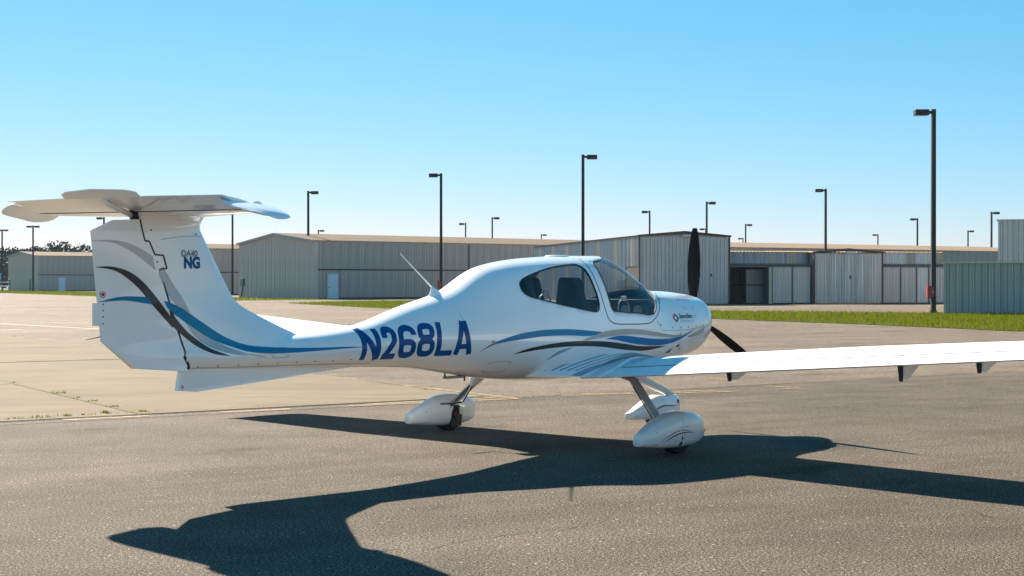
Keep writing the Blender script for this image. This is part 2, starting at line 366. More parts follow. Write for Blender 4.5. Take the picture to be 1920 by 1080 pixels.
R_TAN = sheet('tan_roof_sheet', (.37, .275, .20), .08, 0, .9, 0, .08)
TRIM = simple('grey_trim', (.36, .37, .37), .5); TRIMD = simple('dark_trim', (.035, .04, .045), .6)
DOORB = simple('pale_blue_door', (.70, .78, .82), .5)
FRAMEW = simple('pale_frame', (.55, .55, .53), .5)
def big_hangar(label, corner, phi, Lx, W, ze, zr, door_at, posts, box=True):
    """gable end on the local x=0 side, long door side on y=0"""
    h = empty('hangar', (corner[0], corner[1], 0), R(phi)); tag(h, label, 'hangar', 'sheet metal hangars behind the apron')
    gable_core(h, Lx, W, ze, zr, W_GREY)
    zm = 2.62
    wall(h, (0, 0), (Lx, 0), 0.12, zm - .06, W_GREY, .9, skip=[(door_at - .2, door_at + 1.2)] if door_at else ())
    wall(h, (0, 0), (Lx, 0), zm + .06, ze, W_GREY, .9)
    boxp(h, 'door_rail', .02, Lx, -.03, .05, zm - .06, zm + .06, TRIMD)
    boxp(h, 'sill_gap', .02, Lx, -.01, .05, 0, .12, TRIMD)
    wall(h, (0, W), (0, 0), 0, lambda s: ze + (zr - ze) * (1 - abs(s - W / 2) / (W / 2)), W_GABL, .9)
    ov = .18
    sl = (zr - ze) / (W / 2)
    roof(h, (-ov, -ov, ze - sl * ov + .03), (Lx, -ov, ze - sl * ov + .03), (-ov, W / 2, zr + .03), R_TAN)
    roof(h, (Lx, W + ov, ze - sl * ov + .03), (-ov, W + ov, ze - sl * ov + .03), (Lx, W / 2, zr + .03), R_TAN)
    mb = MB()
    for ya, yb in ((-ov, W / 2), (W + ov, W / 2)):
        za = ze - sl * ov
        mb.add([(-ov - .03, ya, za - .16), (-ov - .03, yb, zr - .16), (-ov - .03, yb, zr + .06), (-ov - .03, ya, za + .06), (-ov + .02, ya, za - .16), (-ov + .02, yb, zr - .16), (-ov + .02, yb, zr + .06), (-ov + .02, ya, za + .06)],
               [(0, 1, 2, 3), (4, 7, 6, 5), (0, 4, 5, 1), (3, 2, 6, 7), (0, 3, 7, 4), (1, 5, 6, 2)])
    mb.build('gable_trim', TRIM, h)
    boxp(h, 'corner_post', -.05, .32, -.06, .02, 0, ze - .1, W_GABL)
    for p in posts: boxp(h, 'door_post', p - .09, p + .09, -.09, -.03, 0, ze - .1, simple('blue_post', (.05, .10, .16), .5))
    if door_at:
        d = empty('door', (door_at, 0, 0), 0, h)
        boxp(d, 'door_frame', -.1, 1.1, -.05, .03, 0, 2.28, FRAMEW)
        boxp(d, 'door_leaf', 0, 1.0, -.075, -.04, .06, 2.18, DOORB); boxp(d, 'door_handle', .08, .2, -.13, -.07, 1.0, 1.06, DARKM)
    if box:
        b = empty('electric_box', (-.02, W - 1.0, 0), 0, h)
        boxp(b, 'cabinet', -.22, -.03, -.25, .25, 1.15, 1.85, simple('box_grey', (.16, .18, .18), .5), .02)
        MB().tube([(-.1, .0, 1.15), (-.1, .05, .7), (-.12, .35, .05)], .05, 8).build('conduit', DARKM, b)
    return h
big_hangar('large grey sheet metal hangar with tan roof and pale blue side door behind the fuselage', (-17.5, 126), 38, 42, 14.4, 5.2, 6.0, 1.35, (16.9,))
big_hangar('farthest grey hangar at the left edge with pale blue door near its corner', (-75.9, 227), 38, 42, 13.4, 5.7, 6.4, 3.6, ())
big_hangar('grey hangar with tan roof seen between the tail fin and the large hangar', (-41.6, 159.6), 38, 22, 13, 5.38, 6.05, 0, (), False)

# T-hangar rows on the right
GALV = sheet('blue_grey_galvanised', (.30, .35, .40), .18, .10, .4, .5)
GALV2 = sheet('stained_galvanised', (.28, .33, .39), .36, .30, .42, .5)
PALE = sheet('faded_beige_sheet', (.42, .40, .34), .12, .05)
DOORS = sheet('pale_grey_door_sheet', (.56, .525, .50), .10, .02, .5, .2)
BROWN = simple('red_brown_fascia', (.055, .024, .018), .5); WHITE_S = sheet('white_sheet', (.62, .62, .62), .06)
ROWA = R(12); RO = (14.92, 99.0)
def row_empty(name, t, dy, label, cat, group=None):
    e = Vector((math.cos(ROWA), math.sin(ROWA))); n = Vector((-math.sin(ROWA), math.cos(ROWA))); p = Vector(RO) + e * t + n * dy
    o = empty(name, (p.x, p.y, 0), ROWA); tag(o, label, cat, group); return o
def fascia(par, x0, x1, y, z, zr, mat, th=.22):
    xm = (x0 + x1) / 2; v = []
    for yy in (y - .06, y + .1): v += [(x0 - .12, yy, z), (xm, yy, zr), (x1 + .12, yy, z), (x1 + .12, yy, z + th * .6), (xm, yy, zr + th), (x0 - .12, yy, z + th * .6)]
    obj('fascia', v, [(0, 1, 4, 5), (1, 2, 3, 4), (6, 11, 10, 7), (7, 10, 9, 8), (0, 6, 7, 1), (1, 7, 8, 2), (5, 4, 10, 11), (4, 3, 9, 10), (0, 5, 11, 6), (2, 8, 9, 3)], mat, par)
# A: the tall front behind the propeller, with a long side wall running back
hA = row_empty('t_hangar', -6.5, -.6, 'tall pale hangar front with red-brown fascia behind the propeller', 'hangar', 'T hangars on the right')
WA, DA, ZA = 6.5, 32, 4.62
obj('wall', [(.08, .08, 0), (WA - .08, .08, 0), (WA - .08, DA, 0), (.08, DA, 0), (.08, .08, ZA), (WA / 2, .08, ZA + .2), (WA - .08, .08, ZA), (.08, DA, ZA), (WA / 2, DA, ZA + .2), (WA - .08, DA, ZA)],
    [(0, 1, 6, 5, 4), (1, 2, 9, 6), (2, 3, 7, 8, 9), (3, 0, 4, 7), (4, 5, 8, 7), (5, 6, 9, 8)], W_GREY, hA)
wall(hA, (0.05, 0), (WA - .05, 0), .08, ZA, DOORS, 1.04, 'door_panel', .26)
wall(hA, (0, DA), (0, 3.2), 0, ZA + .05, [GALV, GALV, PALE, GALV2, GALV], .95)
wall(hA, (0, 3.2), (0, 0.1), 2.6, ZA + .05, [GALV2, PALE, GALV2], .95)
boxp(hA, 'doorway', .02, .07, .15, 3.15, 0, 2.55, simple('painted_dark_opening', (.008, .008, .009), .9))  # flat dark panel, the shade of the open doorway put into its colour
roof(hA, (-.12, DA, ZA + .07), (-.12, -.1, ZA + .07), (WA / 2, DA, ZA + .3), R_TAN)
roof(hA, (WA + .12, -.1, ZA + .07), (WA + .12, DA, ZA + .07), (WA / 2, -.1, ZA + .3), R_TAN)
fascia(hA, 0, WA, 0, ZA, ZA + .2, BROWN)
boxp(hA, 'edge_trim', -.04, .05, -.06, .05, 0, ZA, BROWN); boxp(hA, 'edge_trim', WA - .05, WA + .04, -.06, .05, 0, ZA, BROWN)
boxp(hA, 'flood_lamp', 3.0, 3.9, -.35, -.08, ZA - .02, ZA + .17, FRAMEW, .03)
boxp(hA, 'door_latch', 5.1, 5.2, -.1, -.03, 1.9, 2.1, DARKM)
# low bays between and beyond the fronts
def low_bay(name, t0, t1, label, upper, doors, opening=None, zt=3.62):
    h = row_empty(name, t0, 0, label, 'hangar', 'T hangars on the right'); Lb = t1 - t0
    obj('wall', [(0, .65, 2.7), (Lb, .65, 2.7), (Lb, 22, 2.7), (0, 22, 2.7), (0, .65, zt), (Lb, .65, zt), (Lb, 22, zt + .5), (0, 22, zt + .5)], [(0, 3, 2, 1), (0, 1, 5, 4), (1, 2, 6, 5), (2, 3, 7, 6), (3, 0, 4, 7)], W_GREY, h)
    wall(h, (0, .6), (Lb, .6), 2.78, zt, upper, .8, 'wall_panel', .2)
    roof(h, (0, .45, zt + .03), (Lb, .45, zt + .03), (0, 22, zt + .55), R_TAN, .8)
    roof(h, (0, -.12, 2.70), (Lb, -.12, 2.70), (0, .6, 2.80), R_TAN, .8, 'lip_panel')
    boxp(h, 'header_beam', 0, Lb, .0, .14, 2.57, 2.68, simple('beam_grey', (.13, .13, .13), .6))
    for a, b, m in doors:
        wall(h, (a, .02), (b, .02), .06, 2.56, m, (b - a), 'door_panel', .25); boxp(h, 'door_edge', b - .02, b + .02, -.04, .04, 0, 2.56, TRIMD)
        boxp(h, 'wall', a, b, .10, .16, .05, 2.56, W_GREY)
    if opening:
        a, b = opening; dk = sheet('dim_interior_sheet', (.12, .15, .17), .2)
        boxp(h, 'floor_slab', a, b, .1, 9, -.02, .01, simple('oily_floor', (.04, .04, .04), .8))
        boxp(h, 'side_wall', a - .08, a, .1, 9, 0, 2.7, dk); boxp(h, 'side_wall', b, b + .08, .1, 9, 0, 2.7, dk)
        wall(h, (a, 5), (b, 5), 0, 2.7, dk, .9, 'inner_panel'); boxp(h, 'girt', a, b, 4.85, 4.95, 1.25, 1.36, TRIMD)
        boxp(h, 'open_door_leaf', b - 1.35, b - .05, .9, .96, .05, 2.4, dk); boxp(h, 'girt', b - 1.35, b - .05, .82, .9, 1.25, 1.36, TRIMD)
        boxp(h, 'jamb', b + .0, b + .2, -.02, .12, 0, 2.56, PALE)
    return h
low_bay('low_hangar_bay', 0.05, 6.35, 'low hangar bay with one dark open doorway right of the propeller', [GALV2, GALV2, GALV2, GALV, PALE, GALV2, PALE, GALV2], [(3.4, 4.85, DOORS), (4.85, 6.25, DOORS)], (.2, 3.1))
low_bay('low_hangar_bay', 11.65, 16.9, 'low hangar bay with closed pale doors behind the nearest light pole', [WHITE_S, WHITE_S, WHITE_S, PALE, WHITE_S, WHITE_S, PALE], [(0.05, 1.5, DOORS), (1.5, 2.75, DOORS), (2.75, 3.7, WHITE_S), (3.7, 5.2, DOORS)])
hB = row_empty('t_hangar', 6.4, -.35, 'medium pale hangar door front with dark gabled fascia between the low bays', 'hangar', 'T hangars on the right')
WB, ZB = 5.2, 3.55
boxp(hB, 'wall', .06, WB - .06, .09, 21, 0, ZB, W_GREY)
STAIN = sheet('streaked_door_sheet', (.48, .475, .48), .42, 0, .5, .2)
wall(hB, (.05, 0), (WB - .05, 0), .07, ZB, [DOORS, STAIN, STAIN, STAIN, DOORS], 1.0, 'door_panel', .25)
fascia(hB, 0, WB, 0, ZB, ZB + .16, BROWN, .2)
boxp(hB, 'edge_trim', -.03, .05, -.06, .04, 0, ZB, BROWN); boxp(hB, 'edge_trim', WB - .05, WB + .03, -.06, .04, 0, ZB, BROWN)
boxp(hB, 'flood_lamp', 2.3, 3.0, -.3, -.06, ZB + .0, ZB + .15, FRAMEW, .03); boxp(hB, 'door_latch', 2.66, 2.74, -.1, -.03, 1.75, 2.0, DARKM)
roof(hB, (-.1, -.1, ZB + .06), (WB + .1, -.1, ZB + .06), (-.1, 21, ZB + .5), R_TAN)
# long hangar behind the row, only its upper wall and tan roof show
hG = empty('long_hangar', (18.4, 128.5, 0), R(31)); tag(hG, 'long beige hangar with tan roof rising behind the row of hangar doors', 'hangar')
boxp(hG, 'wall', 0, 44, .09, 14, 0, 4.6, W_GREY); wall(hG, (0, 0), (44, 0), 2.6, 4.66, PALE, .9)
roof(hG, (-.2, -.2, 4.68), (44, -.2, 4.68), (-.2, 7, 5.34), R_TAN); roof(hG, (44, 14.2, 4.68), (-.2, 14.2, 4.68), (44, 7, 5.34), R_TAN)
# right edge: low green shed and a taller one behind it
GRN = sheet('grey_green_sheet', (.44, .45, .42), .05, 0, .45, .1); GRN2 = sheet('pale_grey_green_sheet', (.50, .52, .50), .05, 0, .45, .1)
for nm, cx, cy, Lx, W, Z, mt, rb, lab in (('low_shed', 21.0, 69.0, 15, 6, 2.44, GRN, .30, 'low grey-green ribbed shed standing in the grass at the right edge'),
                                      ('tall_shed', 29.1, 85.0, 16, 10, 5.2, GRN2, .30, 'taller pale ribbed building rising behind the low grey-green shed')):
    s = empty(nm, (cx, cy, 0), R(-19 if nm == 'low_shed' else -21)); tag(s, lab, 'shed')
    boxp(s, 'wall', .09, Lx, .09, W, 0, Z - .05, mt); wall(s, (0, 0), (Lx, 0), 0, Z, mt, .9, rib=rb, rh=.075); wall(s, (0, W), (0, 0), 0, Z, mt, .9, rib=rb)
    boxp(s, 'roof_edge', -.14, Lx, -.14, W, Z + .0, Z + .07, FRAMEW); boxp(s, 'corner_trim', -.05, .07, -.05, .05, 0, Z - .01, mt)

# sunlit hangar row across the apron behind the viewpoint: it lights the shaded side a little and mirrors in the paint
hR = empty('white_hangar_row', (34, -34, 0), R(180)); tag(hR, 'long white hangar row behind the viewpoint, mirrored in the fuselage side', 'hangar')
boxp(hR, 'wall', 0, 62, .1, 16, 0, 5.2, W_GREY)
for k in range(6):
    boxp(hR, 'hangar_door', 1 + k * 10.2, 8.6 + k * 10.2, -.02, .1, .05, 4.3, WHITE_S); boxp(hR, 'wall_pier', 8.7 + k * 10.2, 11.1 + k * 10.2 if k < 5 else 61.9, .02, .1, 0, 5.1, PALE)
roof(hR, (-.3, -.3, 5.22), (62, -.3, 5.22), (-.3, 8, 6.2), R_TAN, 2.0)

# ------------------------------------------------------------------ light poles
POLE = simple('dark_bronze', (.022, .019, .017), .5, .3)
def mk(name, mb, bev=0):
    o = mb.build(name, POLE, None, bevel=bev); me = o.data; bpy.data.objects.remove(o); return me
def taper(w0, w1, z0, z1):
    return MB().loft([[(-w0, -w0, z0), (w0, -w0, z0), (w0, w0, z0), (-w0, w0, z0)], [(-w1, -w1, z1), (w1, -w1, z1), (w1, w1, z1), (-w1, w1, z1)]])
PM = {'pole': mk('pole', taper(.105, .095, .05, 9.9)), 'base_plate': mk('base_plate', MB().box(-.24, .24, -.24, .24, 0, .06).box(-.14, .14, -.14, .14, .06, .18)),
      'arm': mk('arm', MB().box(-.28, 0, -.05, .05, 9.68, 9.82)), 'lamp_head': mk('lamp_head', MB().box(-.93, -.26, -.21, .21, 9.60, 9.88), .02)}
lens_m = simple('lamp_lens', (.5, .5, .48), .3)
lens = MB().box(-.86, -.38, -.15, .15, 9.585, 9.603).build('lens', lens_m); PM_lens = lens.data; bpy.data.objects.remove(lens)
LP = [(1750, 205, 'L', 'nearest and tallest dark light pole, beside the low grey-green shed'), (1093, 290, 'R', 'tall dark light pole rising right behind the cockpit roof'), (827, 325, 'L', 'dark light pole behind the whip antenna, before the large hangar'),
      (578, 358, 'R', 'dark light pole at the near corner of the large hangar'), (436, 393, 'R', 'dark light pole passing behind the right half of the tailplane'), (62, 423, 'T', 'dark light pole standing before the farthest left hangar'),
      (4, 430, 'T', 'dark light pole at the very left edge of the picture'), (195, 407, 'L', 'light pole whose lamp peeks out just above the rudder'), (597, 431, 'R', 'small far lamp just above the large hangar roof near its gable'),
      (873, 418, 'L', 'far lamp above the hangar roof, left of a taller neighbour pole'), (923, 407, 'R', 'far lamp with right arm above the middle of the large hangar roof'), (1015, 439, 'R', 'tiny far lamp barely clearing the roof left of the cockpit'),
      (1218, 395, 'L', 'far light pole above the tall hangar front, left of the propeller'), (1325, 378, 'R', 'far light pole close right of the upright propeller blade'), (1323, 428, 'L', 'small far lamp showing left of the pole beside the propeller'),
      (1398, 420, 'R', 'far light pole with right arm above the tan roof right of the propeller'), (1393, 446, 'L', 'tiny far lamp touching the tan roof line right of the propeller'), (1548, 354, 'L', 'tall light pole above the medium gabled hangar front'),
      (1646, 439, 'L', 'small far lamp above the tan roof, right of the gabled front'), (1720, 409, 'L', 'far light pole just left of the nearest pole'), (1815, 432, 'R', 'small far lamp between the nearest pole and the right edge buildings'), (1859, 397, 'R', 'far light pole just left of the tall pale building')]
for px, top, hd, lab in LP:
    d = (9.9 - 1.568) * 2667 / (527.6 - top); x = (px - 960) / 2667 * d
    p = empty('light_pole', (x, d, 0)); tag(p, lab, 'light pole', 'light poles around the apron')
    inst('pole', PM['pole'], p); inst('base_plate', PM['base_plate'], p)
    for r in ({'L': (0,), 'R': (math.pi,), 'T': (0, math.pi)}[hd]):
        inst('arm', PM['arm'], p, rot=(0, 0, r)); hh = inst('lamp_head', PM['lamp_head'], p, rot=(0, 0, r)); inst('lens', PM_lens, hh)
RED = simple('red_cabinet', (.30, .02, .02), .45)
for px, d, z0, lab, sx in ((1744.5, 68.9, .75, 'red fire extinguisher cabinet on the nearest light pole', -.2), (824.5, 109.7, 1.0, 'red extinguisher cabinet on the pole behind the whip antenna', -.14)):
    x = (px - 960) / 2667 * d; c = empty('extinguisher_cabinet', (x, d, z0)); tag(c, lab, 'cabinet', 'red cabinets on light poles')
    boxp(c, 'cabinet_body', -.17, .17, -.12, .12, 0, .62, RED, .02); boxp(c, 'door_panel', -.13, .13, -.135, -.11, .06, .56, simple('cabinet_front', (.38, .04, .035), .35)); boxp(c, 'handle', .07, .1, -.16, -.13, .25, .36, METAL)
# bollards by the farthest hangar
b = MB().tube([(0, 0, 0), (0, 0, 1.9)], .09, 10).build('bollard', DARKM); b.location = ((56.5 - 960) / 2667 * 222, 222, 0); tag(b, 'slim dark post beside the farthest left hangar', 'post')

# ------------------------------------------------------------------ trees far left
def tree(x, y, hgt, rad, seed, label):
    rnd = random.Random(seed); t = empty('tree', (x, y, 0)); tag(t, label, 'tree', 'far trees behind the left hangar')
    mb = MB(); mb.tube([(0, 0, 0), (.1, 0, hgt * .3), (0, .1, hgt * .65)], [rad * .09, rad * .06, rad * .025], 7)
    lobes = []
    for k in range(11):
        a = rnd.uniform(0, 6.28); r = rad * rnd.uniform(.1, .72); z = hgt * rnd.uniform(.35, .88); lobes.append((math.cos(a) * r, math.sin(a) * r, z, rad * rnd.uniform(.28, .5)))
        mb.tube([(0, 0, hgt * .3), (math.cos(a) * r * .5, math.sin(a) * r * .5, z * .75), (math.cos(a) * r, math.sin(a) * r, z)], [rad * .035, rad * .02, rad * .008], 5)
    lobes.append((0, 0, hgt - rad * .36, rad * .36)); mb.build('trunk', BARK, t)
    v = []; f = []
    for lx, ly, lz, lr in lobes:
        for _ in range(120):
            d = Vector((rnd.gauss(0, 1), rnd.gauss(0, 1), rnd.gauss(0, .8))).normalized() * lr * rnd.uniform(.55, 1.05); c = Vector((lx, ly, lz)) + d
            s = rnd.uniform(.18, .42); n = Vector((rnd.gauss(0, 1), rnd.gauss(0, 1), rnd.gauss(0, 1))).normalized(); a = n.orthogonal().normalized() * s; b2 = n.cross(a) * .7; i = len(v)
            v += [c - a, c + b2, c + a, c - b2]; f.append((i, i + 1, i + 2, i + 3))
    obj('crown', v, f, LEAF, t, fix=False)
for i, (px, top, d, r, lab) in enumerate([(8, 468, 330, 5.0, 'dark tree at the left edge beside the farthest hangar'), (26, 464, 325, 4.5, 'rounded dark tree left of the far hangar ridge'), (-12, 470, 300, 6, 'large dark tree cut by the left picture edge'), (46, 467, 335, 3.2, 'low tree crown just over the far hangar ridge'),
        (62, 464, 340, 3.0, 'tree crown behind the second light pole from the left'), (82, 466, 335, 3.6, 'low flat tree crown over the far hangar roof'), (100, 463, 335, 3.6, 'tree crown left of the tallest far tree'), (119, 454, 330, 4.2, 'tallest far tree above the far hangar roof'), (137, 464, 338, 3.2, 'tree crown right of the tallest far tree'), (160, 461, 330, 3.6, 'tree crown just left of the rudder edge'), (190, 466, 330, 4, 'tree crown mostly hidden behind the rudder')]):
    x = (px - 960) / 2667 * d; tree(x, d, 1.568 + (527.6 - top) * d / 2667 + .3, r, 40 + i, lab)
v = []; f = []
rnd = random.Random(5)
for k in range(5200):
    x = rnd.uniform(-190, -70); y = 372 + rnd.uniform(-4, 4); z = rnd.uniform(0, 7.2 + 1.6 * math.sin(x * .33) + .9 * math.sin(x * .9)); s = rnd.uniform(.35, .8)
    n = Vector((rnd.gauss(0, 1), rnd.gauss(0, 1), rnd.gauss(0, 1))).normalized(); a = n.orthogonal().normalized() * s; b2 = n.cross(a) * .7; i = len(v); c = Vector((x, y, z))
    v += [c - a, c + b2, c + a, c - b2]; f.append((i, i + 1, i + 2, i + 3))
tag(obj('far_wood', v, f, LEAF, None, fix=False), 'dark mass of far woodland at the left edge', 'woodland', None, 'stuff')
# another airplane, far left, mostly out of the picture
pa = empty('parked_airplane', (-73.5, 196, 0), R(150)); tag(pa, 'distant white parked airplane cut off by the left picture edge', 'airplane')
def ring(x, y, z, ry, rz, n=14): return [(x, y + ry * math.cos(2 * math.pi * k / n), z + rz * math.sin(2 * math.pi * k / n)) for k in range(n)]
MB().loft([ring(x, 0, z, a, b_) for x, z, a, b_ in ((4.1, 1.15, .1, .1), (3.8, 1.15, .4, .4), (2.6, 1.2, .52, .5), (1.2, 1.35, .58, .7), (-.3, 1.35, .55, .65), (-2, 1.3, .3, .35), (-4, 1.35, .1, .16))]).build('fuselage', PAINT, pa, smooth=True)
MB().box(.1, 1.6, -5.4, 5.4, .82, .98).build('wing', PAINT, pa, bevel=.05)
MB().add([(-3.1, -.06, 1.4), (-4.3, -.04, 1.4), (-4.6, -.02, 2.7), (-4.0, -.02, 2.7), (-3.1, .06, 1.4), (-4.3, .04, 1.4), (-4.6, .02, 2.7), (-4.0, .02, 2.7)], [(0, 1, 2, 3), (4, 7, 6, 5), (0, 4, 5, 1), (1, 5, 6, 2), (2, 6, 7, 3), (3, 7, 4, 0)]).build('fin', simple('blue_fin', (.12, .3, .5), .4), pa)
MB().box(-4.3, -3.5, -1.7, 1.7, 1.42, 1.50).build('tailplane', PAINT, pa, bevel=.02)
for y in (-1.3, 1.3): MB().tube([(.6, y - .08, .3), (.6, y + .08, .3)], .3, 16, up=Vector((1, 0, 0))).build('wheel', TYRE, pa); MB().tube([(.6, y, .3), (.7, y * .5, .95)], .05, 6).build('gear_leg', PAINT, pa)

# ------------------------------------------------------------------ the airplane (x forward from the main wheels, y left, z up)
KX = [2.26,2.24,2.18,2.08,1.93,1.70,1.45,1.15,.85,.55,.20,-.20,-.60,-1.0,-1.5,-2.0,-2.6,-3.3,-4.0,-4.32]
KW = [.20,.29,.36,.415,.46,.505,.54,.57,.59,.60,.60,.57,.515,.45,.365,.295,.23,.175,.125,.105]
KT = [1.318, 1.349, 1.39, 1.427, 1.442, 1.462, 1.471, 1.516, 1.714, 1.825, 1.822, 1.807, 1.778, 1.715, 1.486, 1.355, 1.191, 1.129, 1.12, 1.1]
KB = [1.035, 0.955, 0.911, 0.833, 0.777, 0.74, 0.67, 0.65, 0.64, 0.63, 0.62, 0.615, 0.629, 0.662, 0.734, 0.808, 0.841, 0.864, 0.886, 0.895]
KM = [.5,.5,.5,.48,.47,.47,.45,.40,.38,.37,.37,.37,.37,.40,.45,.47,.5,.5,.5,.5]
NT = [2.2,2.2,2.3,2.4,2.4,2.4,2.3,2.2,2.2,2.2,2.2,2.2,2.2,2.1,2.05,2,2,2,2,2]
NB = [2.2,2.2,2.3,2.4,2.5,2.5,2.5,2.5,2.5,2.5,2.5,2.5,2.4,2.3,2.2,2.1,2,2,2,2]
def pchip(xs,ys,x):
    # xs descending
    n=len(xs)
    if x>=xs[0]: return ys[0]
    if x<=xs[-1]: return ys[-1]
    h=[xs[i]-xs[i+1] for i in range(n-1)]
    d=[(ys[i+1]-ys[i])/h[i] for i in range(n-1)]
    def m(i):
        if i==0: return d[0]
        if i==n-1: return d[-1]
        if d[i-1]*d[i]<=0: return 0.
        w1=2*h[i]+h[i-1];w2=h[i]+2*h[i-1]
        return (w1+w2)/(w1/d[i-1]+w2/d[i])
    for i in range(n-1):
        if xs[i]>=x>=xs[i+1]:
            s=(xs[i]-x)/h[i];a=m(i);b=m(i+1)
            return (2*s**3-3*s*s+1)*ys[i]+(s**3-2*s*s+s)*h[i]*a+(-2*s**3+3*s*s)*ys[i+1]+(s**3-s*s)*h[i]*b
def section(x,t):
    w=pchip(KX,KW,x);zt=pchip(KX,KT,x);zb=pchip(KX,KB,x);zm=zb+(zt-zb)*pchip(KX,KM,x)
    nt=pchip(KX,NT,x);nb=pchip(KX,NB,x)
    c,s=math.cos(t),math.sin(t)
    n=nt if s>=0 else nb
    y=w*math.copysign(abs(c)**(2/n),c); z=abs(s)**(2/n)
    return (x,y,zm+(zt-zm)*z if s>=0 else zm-(zm-zb)*z)
def body(x):
    zt = pchip(KX, KT, x); zb = pchip(KX, KB, x); return pchip(KX, KW, x), zt, zb, zb + (zt - zb) * pchip(KX, KM, x), pchip(KX, NT, x), pchip(KX, NB, x)
def half_width(x, z):
    w_, zt, zb, zm, a, b = body(x); n = a if z >= zm else b; q = (z - zm) / (zt - zm) if z >= zm else (zm - z) / (zm - zb)
    return w_ * max(0.0, 1 - min(1, q) ** n) ** (1 / n)
def on_body(x, z, off, side=-1):
    y = half_width(x, z); e = .01; dx = (half_width(x + e, z) - half_width(x - e, z)) / (2 * e); dz = (half_width(x, z + e) - half_width(x, z - e)) / (2 * e)
    n = Vector((-dx, 1, -dz)).normalized(); p = Vector((x, y, z)) + n * off
    return Vector((p.x, p.y * side, p.z))
def catmull(P, n):
    P = [Vector(p) for p in P]
    Ls = [0]
    for i in range(1, len(P)): Ls.append(Ls[-1] + (P[i] - P[i - 1]).length)
    out = []
    for k in range(n + 1):
        s = Ls[-1] * k / n; i = 0
        while i < len(P) - 2 and Ls[i + 1] < s: i += 1
        t = (s - Ls[i]) / max(1e-9, Ls[i + 1] - Ls[i]); a, b, c, d = P[max(i - 1, 0)], P[i], P[i + 1], P[min(i + 2, len(P) - 1)]
        out.append(.5 * ((2 * b) + (c - a) * t + (2 * a - 5 * b + 4 * c - d) * t * t + (3 * b - 3 * c + d - a) * t ** 3))
    return out
def decal(name, up, lo, mat, par, surf, off=.0025, n=40, m=5):
    U, Lo = catmull(up, n), catmull(lo, n); v = []; f = []
    for i in range(n + 1):
        for j in range(m + 1):
            p = U[i].lerp(Lo[i], j / m); v.append(surf(p.x, p.y, off))
    for i in range(n):
        for j in range(m): a = i * (m + 1) + j; f.append((a, a + 1, a + m + 2, a + m + 1))
    return obj(name, v, f, mat, par, smooth=True, fix=False)
def stroke(pts, wd, n=24, closed=False):
    """edges of a pen stroke along a centre line"""
    P = catmull(pts, n) if len(pts) > 2 else [Vector(pts[0]).lerp(Vector(pts[1]), i / n) for i in range(n + 1)]
    if closed: P = [Vector(p) for p in pts]; n = len(P) - 1
    A = []; B = []
    for i in range(len(P)):
        if closed: d = P[(i + 1) % n] - P[(i - 1) % n]
        else: d = P[min(i + 1, n)] - P[max(i - 1, 0)]
        d = d.normalized(); q = Vector((-d.y, d.x)) * wd / 2; A.append(P[i] + q); B.append(P[i] - q)
    return A, B
def strip(name, A, B, mat, par, surf, off, m=3):
    v = []; f = []
    for a, b in zip(A, B):
        for j in range(m + 1): p = a.lerp(b, j / m); v.append(surf(p.x, p.y, off))
    for i in range(len(A) - 1):
        for j in range(m): q = i * (m + 1) + j; f.append((q, q + 1, q + m + 2, q + m + 1))
    return v, f

ac = empty('airplane', (.407, 13.997, 0), .8209)
tag(ac, 'white single engine airplane with T tail and blue, black and grey stripes', 'airplane')
PI = math.pi
# --- fuselage shell with window openings
AR = [(-.865, .762), (-.834, .819), (-.753, .878), (-.59, .953), (-.398, 1.029), (-.207, 1.072), (-.05, 1.083), (.008, 1.059), (.042, .967), (.043, .829), (.032, .632), (.034, .452), (.03, .338), (.013, .286), (-.017, .261), (-.083, .269), (-.251, .316), (-.451, .377), (-.639, .451), (-.776, .514), (-.849, .579), (-.876, .674)]
FR = [(.58, 1.5708), (.565, 1.42), (.50, 1.28), (.404, 1.19), (.30, 1.150), (.262, 1.12), (.238, 1.013), (.211, .821), (.192, .639), (.186, .445), (.199, .308), (.224, .258), (.321, .245), (.514, .218), (.72, .221), (.841, .252), (.906, .316), (.992, .504), (1.03, .62), (1.12, .85), (1.22, 1.10), (1.29, 1.34), (1.31, 1.5708)]
VS = .5
def dens(P, closed, n): 
    P = P + [P[0]] if closed else P
    return [(p.x, p.y) for p in catmull([(x, a * VS) for x, a in P], n)]
rr = dens(AR, True, 90)[:-1]; ff = dens(FR, False, 90)
rear_R = [(x, PI * VS - v) for x, v in rr]; rear_L = list(rr)
front = [(x, PI * VS - v) for x, v in ff] + [(x, v) for x, v in reversed(ff[1:-1])]
loops = [rear_R, rear_L, front]
def FPt(x, v, off=0):
    t = v / VS; p = Vector(section(x, t))
    if off:
        e = 1e-3; a = Vector(section(x + e, t)) - Vector(section(x - e, t)); b = Vector(section(x, t + e)) - Vector(section(x, t - e)); n = b.cross(a)
        if n.length > 0:
            n.normalize()
            if n.dot(p - Vector((x, 0, 1.15))) < 0: n = -n
            p = p + n * off
    return p
xs = [2.26, 2.255, 2.245, 2.23, 2.21, 2.18, 2.15] + [2.12 - .035 * i for i in range(int((2.12 + 4.32) / .035) + 1)] + [-4.32]
NT_ = 84
pts = []; edges = []
def near(p):
    for lp in loops:
        for q in lp:
            if abs(q[0] - p[0]) < .014 and abs(q[1] - p[1]) < .014: return True
    return False
for x in xs:
    for k in range(NT_ + 1):
        v_ = (-PI / 2 + 2 * PI * k / NT_) * VS
        if -1.0 < x < 1.45 and near((x, v_)): continue
        pts.append((x, v_))
for lp in loops:
    b0 = len(pts); pts += lp; n = len(lp); edges += [(b0 + i, b0 + (i + 1) % n) for i in range(n)]
cv, ce, cf, *_ = delaunay_2d_cdt([Vector(p) for p in pts], edges, [], 0, 1e-6)
